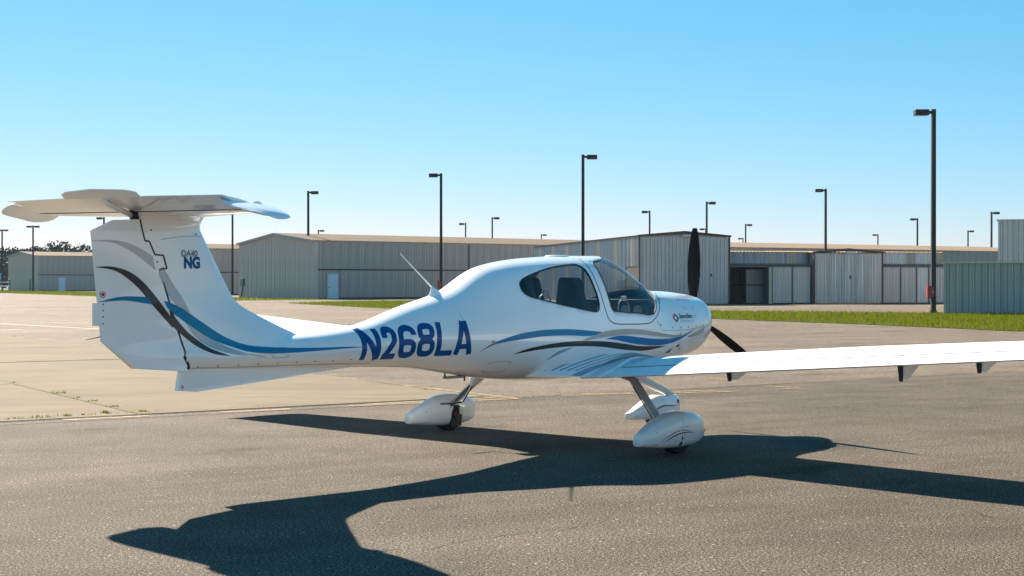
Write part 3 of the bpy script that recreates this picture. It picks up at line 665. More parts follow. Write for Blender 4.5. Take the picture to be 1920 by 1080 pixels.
parts = {'skin': [], 0: [], 1: [], 2: []}
for fc in cf:
    cx = sum(cv[i].x for i in fc) / 3; cy = sum(cv[i].y for i in fc) / 3; k = 'skin'
    if -1.0 < cx < 1.45:
        for li, lp in enumerate(loops):
            if inpoly(cx, cy, lp): k = li
    parts[k].append(tuple(fc))
P3 = [FPt(p.x, p.y) for p in cv]
def shell(name, faces, mat, par, off=0):
    use = sorted({i for fc in faces for i in fc}); mp = {u: i for i, u in enumerate(use)}
    V = [P3[u] if not off else FPt(cv[u].x, cv[u].y, off) for u in use]
    me = bpy.data.meshes.new(name); me.from_pydata(V, [], [tuple(mp[i] for i in fc) for fc in faces])
    bm = bmesh.new(); bm.from_mesh(me); bmesh.ops.remove_doubles(bm, verts=bm.verts, dist=1e-5)
    if name == 'fuselage':
        for X, s in ((2.26, 1), (-4.32, -1)):
            ed = [e for e in bm.edges if e.is_boundary and all(abs(q.co.x - X) < 1e-4 for q in e.verts)]
            bmesh.ops.contextual_create(bm, geom=ed)
    bmesh.ops.recalc_face_normals(bm, faces=bm.faces)
    sgn = sum((1 if fc.normal.dot(fc.calc_center_median() - Vector((fc.calc_center_median().x, 0, 1.1))) > 0 else -1) for fc in bm.faces)
    if sgn < 0: bmesh.ops.reverse_faces(bm, faces=bm.faces)
    bm.to_mesh(me); bm.free(); me.materials.append(mat)
    for p in me.polygons: p.use_smooth = True
    o = bpy.data.objects.new(name, me); COL.objects.link(o); o.parent = par; return o
fus = shell('fuselage', parts['skin'], PAINT, ac); fus.data.set_sharp_from_angle(angle=R(50))
fus.data.materials.append(CABIN)
so = fus.modifiers.new('thickness', 'SOLIDIFY'); so.thickness = .018; so.offset = -1; so.material_offset = 1; so.use_rim = True; so.material_offset_rim = 1
shell('rear_window', parts[0], GLASS, ac, -.004); shell('rear_window', parts[1], GLASS, ac, -.004); shell('windshield', parts[2], GLASS, ac, -.004)
for lp in loops:
    ring_ = [FPt(x, v, .001) for x, v in lp]; n = len(ring_); rings = []
    for i, p in enumerate(ring_):
        d = (ring_[(i + 1) % n] - ring_[i - 1]).normalized(); o_ = Vector((0, p.y, p.z - 1.15)).normalized(); a = d.cross(o_).normalized()
        rings.append([p - a * .007 - o_ * .002, p - a * .004 + o_ * .002, p + a * .004 + o_ * .002, p + a * .007 - o_ * .002])
    rings.append(rings[0]); MB().loft(rings, False).build('window_seal', BLACK, fus, smooth=True)
# seams and panel lines
def seam(pl, wd=.007, mat=SEAM, par=fus, surf=on_body, n=50, name='seam_line', off=.0012):
    A, B = stroke(pl, wd, n); v, f = strip(name, A, B, mat, par, surf, off, 1); return obj(name, v, f, mat, par, fix=False)
SEAMP = [(.15, 1.790), (.128, 1.727), (.085, 1.556), (.093, 1.351), (.125, 1.222), (.17, 1.180), (.24, 1.158), (.403, 1.150), (.752, 1.150), (.885, 1.195), (1.024, 1.282), (1.15, 1.36), (1.24, 1.43)]
seam(SEAMP, .010); seam(SEAMP, .010, surf=lambda x, z, o: on_body(x, z, o, 1))
seam([(.921, 1.178), (1.006, 1.082), (1.12, 1.068), (1.343, 1.067), (1.70, 1.078), (1.98, 1.092)], .005, LINEG)
seam([(1.353, 1.066), (1.345, .952), (1.389, .862)], .004, LINEG)
for i, (x, z) in enumerate([(1.204, 1.098), (1.368, 1.094), (1.52, 1.096), (1.682, 1.097), (1.849, 1.104), (1.354, 1.03), (1.36, .88), (.98, 1.13)]):
    c = Vector((x, z)); q = [c + Vector((math.cos(a), math.sin(a))) * .009 for a in [k * PI / 5 for k in range(10)]]
    obj('fastener', [on_body(p.x, p.y, .003) for p in q], [tuple(range(10))], DARKM, fus, fix=False)
c = Vector((-1.273, 1.020)); obj('static_port', [on_body(c.x + math.cos(a) * .018, c.y + math.sin(a) * .018, .004) for a in [k * PI / 8 for k in range(16)]], [tuple(range(16))], simple('brass', (.42, .33, .16), .4, .7), fus, fix=False)
# hatches, their joints and screws
def hatch(x0, x1, z0, z1, r=.02, name='hatch_line', screws=True):
    P = []
    for cx, cz, a0 in ((x1 - r, z1 - r, 0), (x0 + r, z1 - r, 90), (x0 + r, z0 + r, 180), (x1 - r, z0 + r, 270)): P += [(cx + r * math.cos(R(a0 + k * 30)), cz + r * math.sin(R(a0 + k * 30))) for k in range(4)]
    P.append(P[0]); A, B = stroke([Vector(p) for p in P], .004, len(P) - 1, True); v, f = strip(name, A, B, None, None, on_body, .0012, 1); obj(name, v, f, LINEG, fus, fix=False)
    if screws:
        for cx, cz in ((x0 + .014, z0 + .014), (x1 - .014, z0 + .014), (x0 + .014, z1 - .014), (x1 - .014, z1 - .014)): obj('screw', [on_body(cx + math.cos(a) * .005, cz + math.sin(a) * .005, .002) for a in [k * PI / 4 for k in range(8)]], [tuple(range(8))], METAL, fus, fix=False)
hatch(1.52, 1.72, 1.28, 1.38); hatch(-1.25, -1.02, .74, .84); hatch(-3.55, -3.40, .96, 1.04, .015)
seam([(-4.24, .905), (-3.6, .893), (-3.0, .885), (-2.5, .873)], .004, LINEG); seam([(2.02, 1.10), (2.0, 1.24), (1.97, 1.34)], .004, LINEG)
seam([(-1.52, .92), (-1.56, 1.10), (-1.60, 1.30)], .003, LINEG)
for x in [1.0 + .13 * k for k in range(8)]: obj('screw', [on_body(x + math.cos(a) * .005, .985 - .06 * (x - 1.0) + math.sin(a) * .005, .0035) for a in [k * PI / 4 for k in range(8)]], [tuple(range(8))], METAL, fus, fix=False)
for k in range(9): x = -4.2 + .18 * k; obj('screw', [on_body(x + math.cos(a) * .006, .915 + math.sin(a) * .006, .002) for a in [j * PI / 4 for j in range(8)]], [tuple(range(8))], DARKM, fus, fix=False)
# stripes on the side
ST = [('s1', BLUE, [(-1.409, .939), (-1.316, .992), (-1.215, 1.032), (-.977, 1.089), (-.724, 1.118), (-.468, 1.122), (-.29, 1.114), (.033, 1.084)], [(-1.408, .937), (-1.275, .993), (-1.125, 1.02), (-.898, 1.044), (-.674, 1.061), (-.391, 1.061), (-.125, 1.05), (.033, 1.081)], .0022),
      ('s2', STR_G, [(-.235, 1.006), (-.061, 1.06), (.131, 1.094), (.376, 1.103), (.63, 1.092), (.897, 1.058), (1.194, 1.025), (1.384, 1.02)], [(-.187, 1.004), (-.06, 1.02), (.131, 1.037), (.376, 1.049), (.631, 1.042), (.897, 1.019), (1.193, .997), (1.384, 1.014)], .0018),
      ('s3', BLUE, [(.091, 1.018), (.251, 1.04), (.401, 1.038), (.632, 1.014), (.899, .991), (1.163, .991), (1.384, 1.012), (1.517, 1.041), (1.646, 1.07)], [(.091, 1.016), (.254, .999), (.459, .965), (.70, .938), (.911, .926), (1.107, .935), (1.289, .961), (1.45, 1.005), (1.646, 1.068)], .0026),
      ('s4', STR_K, [(-1.024, .907), (-.852, .956), (-.577, .992), (-.331, 1.006), (-.081, 1.001), (.134, .987), (.385, .959), (.65, .928), (1.072, .916)], [(-1.024, .905), (-.757, .937), (-.483, .955), (-.224, .956), (.036, .941), (.272, .914), (.483, .893), (.75, .881), (1.073, .913)], .0030),
      ('s5', STR_G, [(-.631, .837), (-.508, .919), (-.352, .949)], [(-.629, .833), (-.488, .893), (-.351, .943)], .0024)]
for nm, mt, u, l, off in ST:
    for sd_ in (-1, 1): decal('side_stripe', u, l, mt, fus, lambda x, z, o, s=sd_: on_body(x, z, o, s), off, 60, 5)
decal('side_stripe', [(1.502, 1.0), (1.688, 1.042), (1.905, 1.088)], [(1.512, .985), (1.702, 1.0), (1.86, 1.03)], STR_G, fus, on_body, .0022, 20, 3)
for q_ in ([(1.09, .845), (1.21, .892), (1.17, .84)], [(1.26, .90), (1.34, .93), (1.33, .895)]): obj('air_vent', [on_body(a, b, .004) for a, b in q_], [(0, 1, 2)], simple('shaded_vent', (.10, .10, .10), .6), fus, fix=False)
# registration letters, cut as pen strokes
def loop_(cx, cz, rx, rz, p=2.9, n=40): return [(cx + rx * math.copysign(abs(math.cos(t)) ** (2 / p), math.cos(t)), cz + rz * math.copysign(abs(math.sin(t)) ** (2 / p), math.sin(t))) for t in [2 * PI * k / n for k in range(n + 1)]]
def arc(cx, cz, rx, rz, a0, a1, n=12): return [(cx + rx * math.cos(R(a0 + (a1 - a0) * k / n)), cz + rz * math.sin(R(a0 + (a1 - a0) * k / n))) for k in range(n + 1)]
def glyph(ch, x0, x1, z0, z1, s):
    w_, h_, a = x1 - x0, z1 - z0, s / 2; X = lambda u: x0 + u; Z = lambda v_: z0 + v_
    if ch == 'N': return [([(x0 + a, z0), (x0 + a, z1)], 0, s), ([(x1 - a, z0), (x1 - a, z1)], 0, s), ([(x0 + a * 1.0, z1 - .002), (x1 - a * 1.0, z0 + .002)], 0, s * 1.15)]
    if ch == 'L': return [([(x0 + a, z0), (x0 + a, z1)], 0, s), ([(x0 + a, z0 + a * .92), (x1, z0 + a * .92)], 0, s * .92)]
    if ch == 'A':
        xm = (x0 + x1) / 2
        return [([(x0 + a, z0), (xm - a * .45, z1)], 0, s), ([(x1 - a, z0), (xm + a * .45, z1)], 0, s), ([(x0 + w_ * .22, z0 + h_ * .24), (x1 - w_ * .22, z0 + h_ * .24)], 0, s * .8)]
    if ch == '8': return [(loop_((x0 + x1) / 2, z0 + h_ * .275 , w_ / 2 - a, h_ * .275 - a), 1, s), (loop_((x0 + x1) / 2, z1 - h_ * .255, w_ / 2 - a - .004, h_ * .255 - a), 1, s)]
    if ch == '6': return [(loop_((x0 + x1) / 2, z0 + h_ * .285, w_ / 2 - a, h_ * .285 - a), 1, s), ([(x0 + a, z0 + h_ * .3), (x0 + a, z0 + h_ * .5), (x0 + a, z1 - w_ * .42)] + arc((x0 + x1) / 2, z1 - w_ * .44, w_ / 2 - a, w_ * .44 - a, 172, 6, 10) + [(x1 - a, z1 - w_ * .47)], 0, s)]
    if ch == '2': return [([(x0 + a, z1 - h_ * .34)] + arc((x0 + x1) / 2, z1 - w_ * .48, w_ / 2 - a, w_ * .48 - a, 178, -8, 12) + [(x1 - a * 1.15, z0 + h_ * .55), (x0 + w_ * .52, z0 + h_ * .34), (x0 + a * 1.25, z0 + a * 1.2)], 0, s), ([(x0, z0 + a * .9), (x1, z0 + a * .9)], 0, s * .9)]
REG = [('N', -2.672, -2.482, .909, 1.164), ('2', -2.452, -2.315, .909, 1.181), ('6', -2.288, -2.112, .912, 1.190), ('8', -2.090, -1.912, .917, 1.203), ('L', -1.885, -1.712, .918, 1.211), ('A', -1.690, -1.502, .921, 1.217)]
for ch, x0, x1, z0, z1 in REG:
    s = .045
    for mt, grow, off, nm in ((NAVY, .007, .0016, 'letter_border'), (REGB, 0, .0030, 'registration_letter')):
        v = []; f = []
        for q, (pl, closed, wd) in enumerate(glyph(ch, x0, x1, z0, z1, s)):
            A, B = stroke(pl, wd + grow, 26, closed); a, b = strip('g', A, B, None, None, on_body, off + q * .0003, 3); n0 = len(v); v += a; f += [tuple(i + n0 for i in z) for z in b]
        obj(nm, v, f, mt, fus, fix=False, smooth=True)
# small lettering with the built-in font
def text(s, size, place, mat, par, name, bold=0.0, shear=0.0, sx=1.0):
    cu_ = bpy.data.curves.new(name, 'FONT'); cu_.body = s; cu_.size = size; cu_.offset = bold; cu_.shear = shear
    to = bpy.data.objects.new(name, cu_); COL.objects.link(to); bpy.context.view_layer.update()
    me = bpy.data.meshes.new_from_object(to.evaluated_get(bpy.context.evaluated_depsgraph_get())); bpy.data.objects.remove(to)
    for q in me.vertices: q.co = place(q.co.x * sx, q.co.y)
    me.materials.clear(); me.materials.append(mat); o = bpy.data.objects.new(name, me); COL.objects.link(o); o.parent = par; return o
GTXT = simple('grey_lettering', (.24, .26, .28), .4); LTXT = simple('light_grey_lettering', (.5, .52, .55), .4); REDV = simple('red_vinyl', (.5, .03, .03), .4)
text('DiamondShare', .066, lambda a, b: on_body(1.372 + a, 1.187 + b, .003), STR_K, fus, 'lettering', .0012, .2, .62)
text('.com', .066, lambda a, b: on_body(1.605 + a, 1.187 + b, .003), LTXT, fus, 'lettering', 0, .2, .7)
text('The Smart Way to Fly', .040, lambda a, b: on_body(1.385 + a, 1.148 + b, .003), LTXT, fus, 'lettering', 0, 0, .72)
for k, mt in enumerate((NAVY, REDV)):      # the two chevrons of the diamond mark
    sg = 1 if k == 0 else -1; cx, cz = 1.303, 1.192
    q = [(0, .048), (.052 * sg, 0), (0, -.048), (0, -.022), (.026 * sg, 0), (0, .022)]; v = [on_body(cx + a + .004 * sg, cz + b, .003) for a, b in q]
    obj('emblem', v, [(0, 1, 4, 5), (1, 2, 3, 4)], mt, fus, fix=False)

# antennas and small fittings
MB().loft([[(x + .3 * 0 + .155 + a * .14 * k, b * .11 * k, z) for a, b in [(math.cos(t), math.sin(t)) for t in [2 * PI * i / 20 for i in range(20)]]] for x, z, k in ((0, 1.78, 1), (0, 1.815, 1), (0, 1.825, .8), (0, 1.828, .3))]).build('gps_antenna', PAINT, fus, smooth=True).location.x = -.10
wa = MB().loft([[(-1.60 + a * .085 * k + dx, b * .05 * k, z) for a, b in [(math.cos(t), math.sin(t)) for t in [2 * PI * i / 14 for i in range(14)]]] for z, k, dx in ((1.37, 1.25, .02), (1.44, 1.0, 0), (1.50, .35, -.035), (1.52, .16, -.045))]).build('whip_antenna', PAINT, fus, smooth=True)
MB().tube([(-1.645, 0, 1.51), (-2.035, 0, 1.808)], [.008, .0045], 6).build('whip', PAINT, wa)
for x in (-1.52, -1.27): MB().tube([(x, -.03, pchip(KX, KB, x) + .02), (x, -.03, pchip(KX, KB, x) - .045)], .008, 6).build('belly_antenna', DARKM, fus)
MB().box(-1.50, -1.30, -.05, .02, .685, .705).build('belly_plate', LINEG, fus)
for y in (.36,):
    st_ = MB().loft([[(-.72 + dx + a * .10 * k, y + b * .05 * k, z) for a, b in [(math.cos(t), math.sin(t)) for t in [2 * PI * i / 12 for i in range(12)]]] for z, k, dx in ((.68, 1.3, .06), (.62, .8, 0), (.56, .3, -.05))]).build('boarding_step', PAINT, ac, smooth=True)
    MB().tube([(-.77, y, .57), (-.86, y * 1.1, .42), (-.87, y * 1.12, .41), (-1.02, y * 1.14, .405), (-1.14, y * 1.15, .41)], .009, 6).build('step_rod', DARKM, st_)
# cabin interior
def rbox(name, x0, x1, y0, y1, z0, z1, mat, par, bev=.02, tilt=0): 
    mb = MB(); dx = tilt
    mb.add([(x0, y0, z0), (x1, y0, z0), (x1, y1, z0), (x0, y1, z0), (x0 - dx, y0, z1), (x1 - dx, y0, z1), (x1 - dx, y1, z1), (x0 - dx, y1, z1)], [(0, 3, 2, 1), (4, 5, 6, 7), (0, 1, 5, 4), (1, 2, 6, 5), (2, 3, 7, 6), (3, 0, 4, 7)])
    return mb.build(name, mat, par, bevel=bev)
def seat(x, y, ztop, wd=.23):
    v = []
    prof = [(0, .86, wd), (-.03, 1.15, wd), (-.055, ztop - .32, wd * .93), (-.075, ztop - .12, wd * .66), (-.085, ztop - .03, wd * .58), (-.088, ztop, wd * .46)]
    rings = []
    for dx, z, hw in prof:
        th = .055
        rings.append([(x + dx + th * a, y + hw * b, z) for a, b in ((1, -.8), (1, .8), (.6, 1), (-.6, 1), (-1, .8), (-1, -.8), (-.6, -1), (.6, -1))])
    s = MB().loft(rings).build('seat_back', SEAT, ac, smooth=True, angle=40)
    rbox('seat_cushion', x - .02, x + .46, y - wd * .9, y + wd * .9, .82, .92, SEAT, ac, .03)
for y in (-.27, .27): seat(.02, y, 1.605, .21)
for y in (-.215, .215): seat(-.60, y, 1.60, .18)
rbox('instrument_panel', .94, 1.0, -.43, .43, .92, 1.36, SEAT, ac, .03, -.05); rbox('glare_shield', .84, 1.10, -.38, .38, 1.355, 1.385, SEAT, ac, .012)
for y in (-.30, -.14, .18): MB().tube([(.955, y, 1.27), (.975, y, 1.27)], .055, 18).build('gauge', METAL, ac, smooth=False)
rbox('cabin_floor', -.45, 1.0, -.36, .36, .76, .80, CABIN, ac, .0); rbox('baggage_shelf', -1.15, -.76, -.27, .27, 1.0, 1.22, CABIN, ac, .02)
for x, y, z, lab in ((-.24, -.10, 1.36, 'pale headset hanging between the seats behind the rear window'), (.78, -.26, 1.30, 'pale headset hanging behind the windshield')):
    hd = empty('headset', (.407, 13.997, 0), .8209); tag(hd, lab, 'headset', 'headsets in the cabin')
    MB().tube([(x - .09, y, z - .10)] + [(x + .09 * math.cos(a), y, z + .09 * math.sin(a)) for a in [PI - PI * k / 8 for k in range(9)]] + [(x + .09, y, z - .06)], .006, 6).build('headband', METAL, hd)
    rbox('ear_cup', x - .03, x + .03, y - .02, y + .02, z + .07, z + .12, FRAMEW, hd, .012); rbox('ear_cup', x - .12, x - .07, y - .03, y + .03, z - .15, z - .08, DARKM, hd, .012)

# --- wings
def te_x(Y): return -.48 + max(0, Y - 3.2) * .06
def le_x(Y): return .80 - .0175 * Y - max(0, Y - 3.2) * .04
def z_te(Y): return .687 + .0775 * (Y - .91) + (max(0, Y - 5.55) ** 1.6) * .55
def naca(x): return 5 * (.2969 * math.sqrt(max(x, 0)) - .126 * x - .3516 * x * x + .2843 * x ** 3 - .1015 * x ** 4)
def wing_pt(Y, x, up, side, extra=0):
    L_, T_ = le_x(Y), te_x(Y); tc = .145
    if Y > 5.6: k = (Y - 5.6) / .45; L_ -= .28 * k * k; T_ -= .10 * k; tc = .12
    c = L_ - T_; z = z_te(Y) + (1 - x) * c * .045 + c * (4 * .022 * x * (1 - x) + (1 if up else -1) * max(naca(x) * tc, .0016))
    return (L_ - x * c, side * Y, z)
def wing_piece(name, side, Ys, a, b, mat, par, n=16):
    us = [a + (b - a) * (1 - math.cos(PI * k / n)) / 2 if a > 0 else a + (b - a) * (k / n) ** 1.8 for k in range(n + 1)]; rings = []
    for Y in Ys: rings.append([wing_pt(Y, u, True, side) for u in us] + [wing_pt(Y, u, False, side) for u in reversed(us)])
    return MB().loft(rings).build(name, mat, par, smooth=True, angle=35)
for side in (-1, 1):
    wg = wing_piece('wing', side, [.50, .9, 1.3, 1.8, 2.4, 3.0, 3.2, 3.6, 4.2, 4.8, 5.3, 5.5, 5.62, 5.72, 5.82, 5.9, 5.96, 5.99], 0, .764, WPAINT, ac, 22)
    wing_piece('flap', side, [1.02, 1.8, 2.6, 3.2, 3.84], .788, 1, WPAINT, wg, 8)
    wing_piece('aileron', side, [3.853, 4.4, 5.0, 5.46], .788, 1, WPAINT, wg, 8)
    wing_piece('wing_tip', side, [5.472, 5.62, 5.72, 5.82, 5.9, 5.96, 5.99], .7725, 1, WPAINT, wg, 8)
    wing_piece('hinge_shadow', side, [1.0, 3.2, 5.46], .765, .787, SEAM, wg, 2).scale = (1, 1, 1)
    for Y, hh, k in ((2.37, .085, .7), (3.93, .14, 1.0), (4.55, .095, .8)):
        z = z_te(Y); x = te_x(Y)
        br = MB().add([(x + .30, side * (Y - .035), z + .0), (x + .05, side * (Y - .035), z + .01), (x + .06, side * (Y - .02), z - hh * .8), (x + .13, side * (Y - .02), z - hh * .85),
                       (x + .30, side * (Y + .035), z + .0), (x + .05, side * (Y + .035), z + .01), (x + .06, side * (Y + .02), z - hh * .8), (x + .13, side * (Y + .02), z - hh * .85)],
                      [(0, 1, 2, 3), (4, 7, 6, 5), (0, 4, 5, 1), (1, 5, 6, 2), (2, 6, 7, 3), (3, 7, 4, 0)]).build('hinge_bracket', PAINT, wg)
        MB().add([(x + .048, side * (Y - .018), z - .01), (x + .054, side * (Y - .012), z - hh * .95), (x + .054, side * (Y + .014), z - hh * .95), (x + .048, side * (Y + .02), z - .01), (x + .02, side * (Y - .014), z - .012), (x + .036, side * (Y - .01), z - hh * .9), (x + .036, side * (Y + .012), z - hh * .9), (x + .02, side * (Y + .016), z - .012)],
                 [(0, 1, 2, 3), (4, 7, 6, 5), (0, 4, 5, 1), (1, 5, 6, 2), (2, 6, 7, 3), (3, 7, 4, 0)]).build('bracket_slot', BLACK, br)
    for Y, u, r_ in ((3.1, .30, .045), (2.0, .32, .03)):
        c = Vector(wing_pt(Y, u, True, side)); obj('fuel_cap', [(c.x + math.cos(a) * r_, c.y + math.sin(a) * r_, wing_pt(abs(c.y + math.sin(a) * r_), u - math.cos(a) * r_ / 1.25, True, side)[2] + .003) for a in [k * PI / 9 for k in range(18)]], [tuple(range(18))], METAL, wg, fix=False)
    for Y in (1.02, 2.45, 3.85):
        A = [Vector(wing_pt(Y, .06 + .70 * k / 20, True, side)) for k in range(21)]; v = []; f = []
        for k, p_ in enumerate(A): v += [(p_.x, p_.y - .002, p_.z + .0015), (p_.x, p_.y + .002, p_.z + .0015)]
        for k in range(20): f.append((2 * k, 2 * k + 1, 2 * k + 3, 2 * k + 2))
        obj('panel_line', v, f, LINEG, wg, fix=False)
    # root fillet
    def fil(u, s, up, side=side):
        Y = 1.015 - .86 * s; x0, y0, z0 = wing_pt(1.015, u, up, side); ta = .26 * s ** 1.3
        x = x0 - ta * u ** 2 * 1.0 + .12 * s * (1 - u); z = z0 - (.0775) * .62 * s * .45
        if up: z += (.19 * s ** 2.2) * math.sin(PI * min(1, u * .9 + .06)) ** .7
        else: z -= .03 * s * (1 - u)
        return Vector((x, side * Y, z))
    us = [(k / 22) ** 1.5 for k in range(23)]
    MB().loft([[fil(u, s / 12, True) for u in us] + [fil(u, s / 12, False) for u in reversed(us)] for s in range(13)]).build('wing_fillet', PAINT, wg, smooth=True, angle=50)
    # teal chevron lines sweeping over the fillet
    for q in range(6):
        A = []; B = []
        for k in range(21):
            t = k / 20; u = .97 - .52 * t - q * .012; s = .80 - q * .075 - .14 * math.sin(t * 1.5) + .10 * t; dw = .010 * (1 - .3 * t)
            A.append((u, s + dw)); B.append((u, s - dw))
        v = []; f = []
        for (a, b) in zip(A, B): v += [fil(a[0], a[1], True) + Vector((0, side * .001, .003)), fil(b[0], b[1], True) + Vector((0, side * .001, .003))]
        for k in range(20): f.append((2 * k, 2 * k + 1, 2 * k + 3, 2 * k + 2))
        obj('fillet_stripe', v, f, TEAL, wg, fix=False, smooth=True)
    v = []; f = []
    for k in range(25):
        t = k / 24; u = .99 - .62 * t; s0 = .33 - .10 * math.sin(t * 1.5) + .10 * t; wd = .11 * (1 - t) ** .6 * (1 if k else 1)
        for j in range(4): v.append(fil(u, min(.999, max(0.001, s0 - .06 + wd * (j / 3))), True) + Vector((0, 0, .0032)))
    for k in range(24):
        for j in range(3): a = k * 4 + j; f.append((a, a + 1, a + 5, a + 4))
    obj('fillet_stripe', v, f, TEAL, wg, fix=False, smooth=True)

# --- fin, rudder and T tail
def lin(P, z):
    if z <= P[0][0]: return P[0][1]
    for (a, b), (c, d) in zip(P, P[1:]):
        if a <= z <= c: return b + (d - b) * (z - a) / max(1e-9, c - a)
    return P[-1][1]
FLE = [(.95, -2.9), (1.10, -3.10), (1.157, -3.25), (1.22, -3.405), (1.28, -3.545), (1.34, -3.68), (1.38, -3.757), (1.42, -3.81), (1.48, -3.853), (1.60, -3.925), (1.945, -4.124), (1.985, -4.139), (2.02, -4.128), (2.05, -4.105), (2.09, -4.08)]
HIN = [(.88, -4.300), (.93, -4.292), (1.00, -4.330), (1.03, -4.318), (1.663, -4.524), (1.665, -4.461), (1.764, -4.490), (1.766, -4.560), (1.868, -4.609), (1.870, -4.644), (2.03, -4.686), (2.10, -4.70)]
RTE = [(.885, -4.315), (.919, -4.71), (1.13, -4.988), (1.935, -5.07), (2.018, -4.877), (2.028, -4.70)]
TM = [(.88, .155), (1.0, .145), (1.12, .115), (1.3, .088), (1.5, .073), (1.95, .060), (2.02, .066), (2.09, .13)]
def fin_half(x, z):
    L_ = lin(FLE, z); T_ = -4.988 - (z - 1.13) * .102 - .02; s = min(1, max(0, (L_ - x) / (L_ - T_)))
    d = L_ - x; sh = naca(s) * 2.0
    return max(.003, lin(TM, z) * sh * min(1, (max(d, 1e-6) / .5) ** (.35 * (1 - min(1, max(0, (z - 1.3) / .4))))))
def on_fin(x, z, off, side=-1): return Vector((x, side * (fin_half(x, z) + off), z))
def blade_sheet(name, fa, fb, zs, n, mat, par):
    rings = []
    for z in zs:
        a, b = fa(z), fb(z); us = [a + (b - a) * (k / n) ** 1.6 if k else a for k in range(n + 1)]
        rings.append([(x, -fin_half(x, z), z) for x in us] + [(x, fin_half(x, z), z) for x in reversed(us)])
    return MB().loft(rings).build(name, mat, par, smooth=True, angle=38)
zf = sorted(set([.98 + .03 * i for i in range(36)] + [1.662, 1.6655, 1.7635, 1.7665, 1.8675, 1.8705, 2.03, 2.05, 2.075, 2.09]))
fin = blade_sheet('vertical_fin', lambda z: lin(FLE, z), lambda z: lin(HIN, z), zf, 18, PAINT, ac)
GAP = .013
zr_ = sorted(set([.886, .90, .919] + [.95 + .03 * i for i in range(36) if .95 + .03 * i < 2.02] + [1.662 - .008, 1.6655 - .008, 1.7635 + .008, 1.7665 + .008, 1.8675 + .008, 1.8705 + .008, 1.935, 1.98, 2.0, 2.018, 2.026]))
def hin_r(z):
    z2 = z + .008 if z < 1.7 else z - .008
    return lin(HIN, z2) - GAP
rud = blade_sheet('rudder', hin_r, lambda z: min(lin(RTE, z), hin_r(z) - .004), zr_, 14, PAINT, ac)
gap_rings = []
for z in zf:
    h_ = lin(HIN, z); gap_rings.append([(h_ + .03, -.03, z), (h_ - .04, -.03, z), (h_ - .04, .03, z), (h_ + .03, .03, z)])
MB().loft(gap_rings).build('rudder_gap', BLACK, fin)
# thick dark edges where the step in the hinge line shows
v = []; f = []
HP = [(-4.30, .90), (-4.294, .93), (-4.330, 1.0), (-4.318, 1.03), (-4.522, 1.660), (-4.463, 1.665), (-4.492, 1.764), (-4.562, 1.767), (-4.608, 1.867), (-4.643, 1.870), (-4.686, 2.025)]
for a, b in zip(HP, HP[1:]):
    A, B = stroke([Vector(a) - Vector((GAP / 2, 0)), Vector(b) - Vector((GAP / 2, 0))], .012 if a[1] > 1.5 else (.022 if a[1] < 1.0 else .009), 6)
    for sd_ in (-1, 1):
        q, g_ = strip('e', A, B, None, None, lambda x, z, o, s=sd_: on_fin(x, z, o, s), .0015, 1); n0 = len(v); v += q; f += [tuple(i + n0 for i in z) for z in g_]
obj('hinge_seal', v, f, BLACK, fin, fix=False)
MB().box(-5.055, -4.985, -.004, .004, 1.245, 1.41).build('trim_tab', PAINT, rud)
for z in (1.26, 1.31, 1.355, 1.40): obj('rivet', [on_fin(-4.975 + math.cos(a) * .006, z + math.sin(a) * .006, .002) for a in [k * PI / 4 for k in range(8)]], [tuple(range(8))], DARKM, rud, fix=False)
MB().tube([(-4.985, 0, 1.165), (-5.11, 0, 1.145)], [.004, .002], 5).build('static_wick', DARKM, rud)
for r_, mt, o_ in ((.024, simple('orange_red', (.42, .07, .03), .4), .0015), (.017, PAINT, .0022), (.012, simple('dark_red', (.10, .02, .015), .4), .003)):
    obj('warning_mark', [on_fin(-4.978 + math.cos(a) * r_, 1.472 + math.sin(a) * r_, o_) for a in [k * PI / 10 for k in range(20)]], [tuple(range(20))], mt, rud, fix=False)
def bx(px, py, Y=-.045):                                   # photo pixel to the plane of the fin
    k = (px - 960) / 2667; ca, sa = math.cos(.8209), math.sin(.8209)
    t = (Y + (-.407 * sa + 13.997 * ca)) / (-k * sa + ca); gx, gy = t * k - .407, t - 13.997
    return (gx * ca + gy * sa, 1.568 - (py - 527.6) * t / 2667)
def tail_stripe(up, lo, mat, par, surf, off): decal('tail_stripe', [bx(*p) for p in up], [bx(*p) for p in lo], mat, par, surf, off, 40, 4)
def on_tail(x, z, off):
    a = fin_half(x, z) if z > .97 else 0; b = half_width(x, z) if -4.32 < x else 0
    if b > a: return on_body(x, z, off)
    return on_fin(x, z, off)
tail_stripe([(177, 451), (214, 450), (238, 455), (260, 464.5), (285, 480)], [(177, 451.6), (214, 455), (238, 466), (260, 481), (290, 507)], STR_G, rud, on_fin, .0015)
tail_stripe([(303, 499), (321, 531.7), (336, 556), (352, 587)], [(295, 512), (306, 541), (318, 562), (326, 572)], STR_G, fin, on_tail, .0015)
tail_stripe([(352, 600), (381, 628.7), (409, 646.6), (444.7, 660.5), (482, 668)], [(340, 601), (365, 636.6), (401, 656.6), (444.7, 666.5), (482, 669)], STR_G, fin, on_tail, .0015)
tail_stripe([(185, 500), (214, 500), (244.5, 510), (269, 530), (290, 556), (315, 592)], [(185, 501), (214, 506.3), (235, 518), (260, 541), (281, 568), (321, 616)], STR_K, rud, on_fin, .0022)
tail_stripe([(314, 580), (341, 616.7), (365, 638.6), (389, 654.6), (419, 666.5)], [(318, 610), (337, 628.7), (361, 648.6), (389, 662.5), (419, 667)], STR_K, fin, on_tail, .0028)
tail_stripe([(191, 566), (220, 557.7), (244.5, 555.5), (275, 557)], [(191, 566.6), (214, 564.7), (238, 563.8), (269, 568.4), (285, 571)], BLUE, rud, on_fin, .0028)
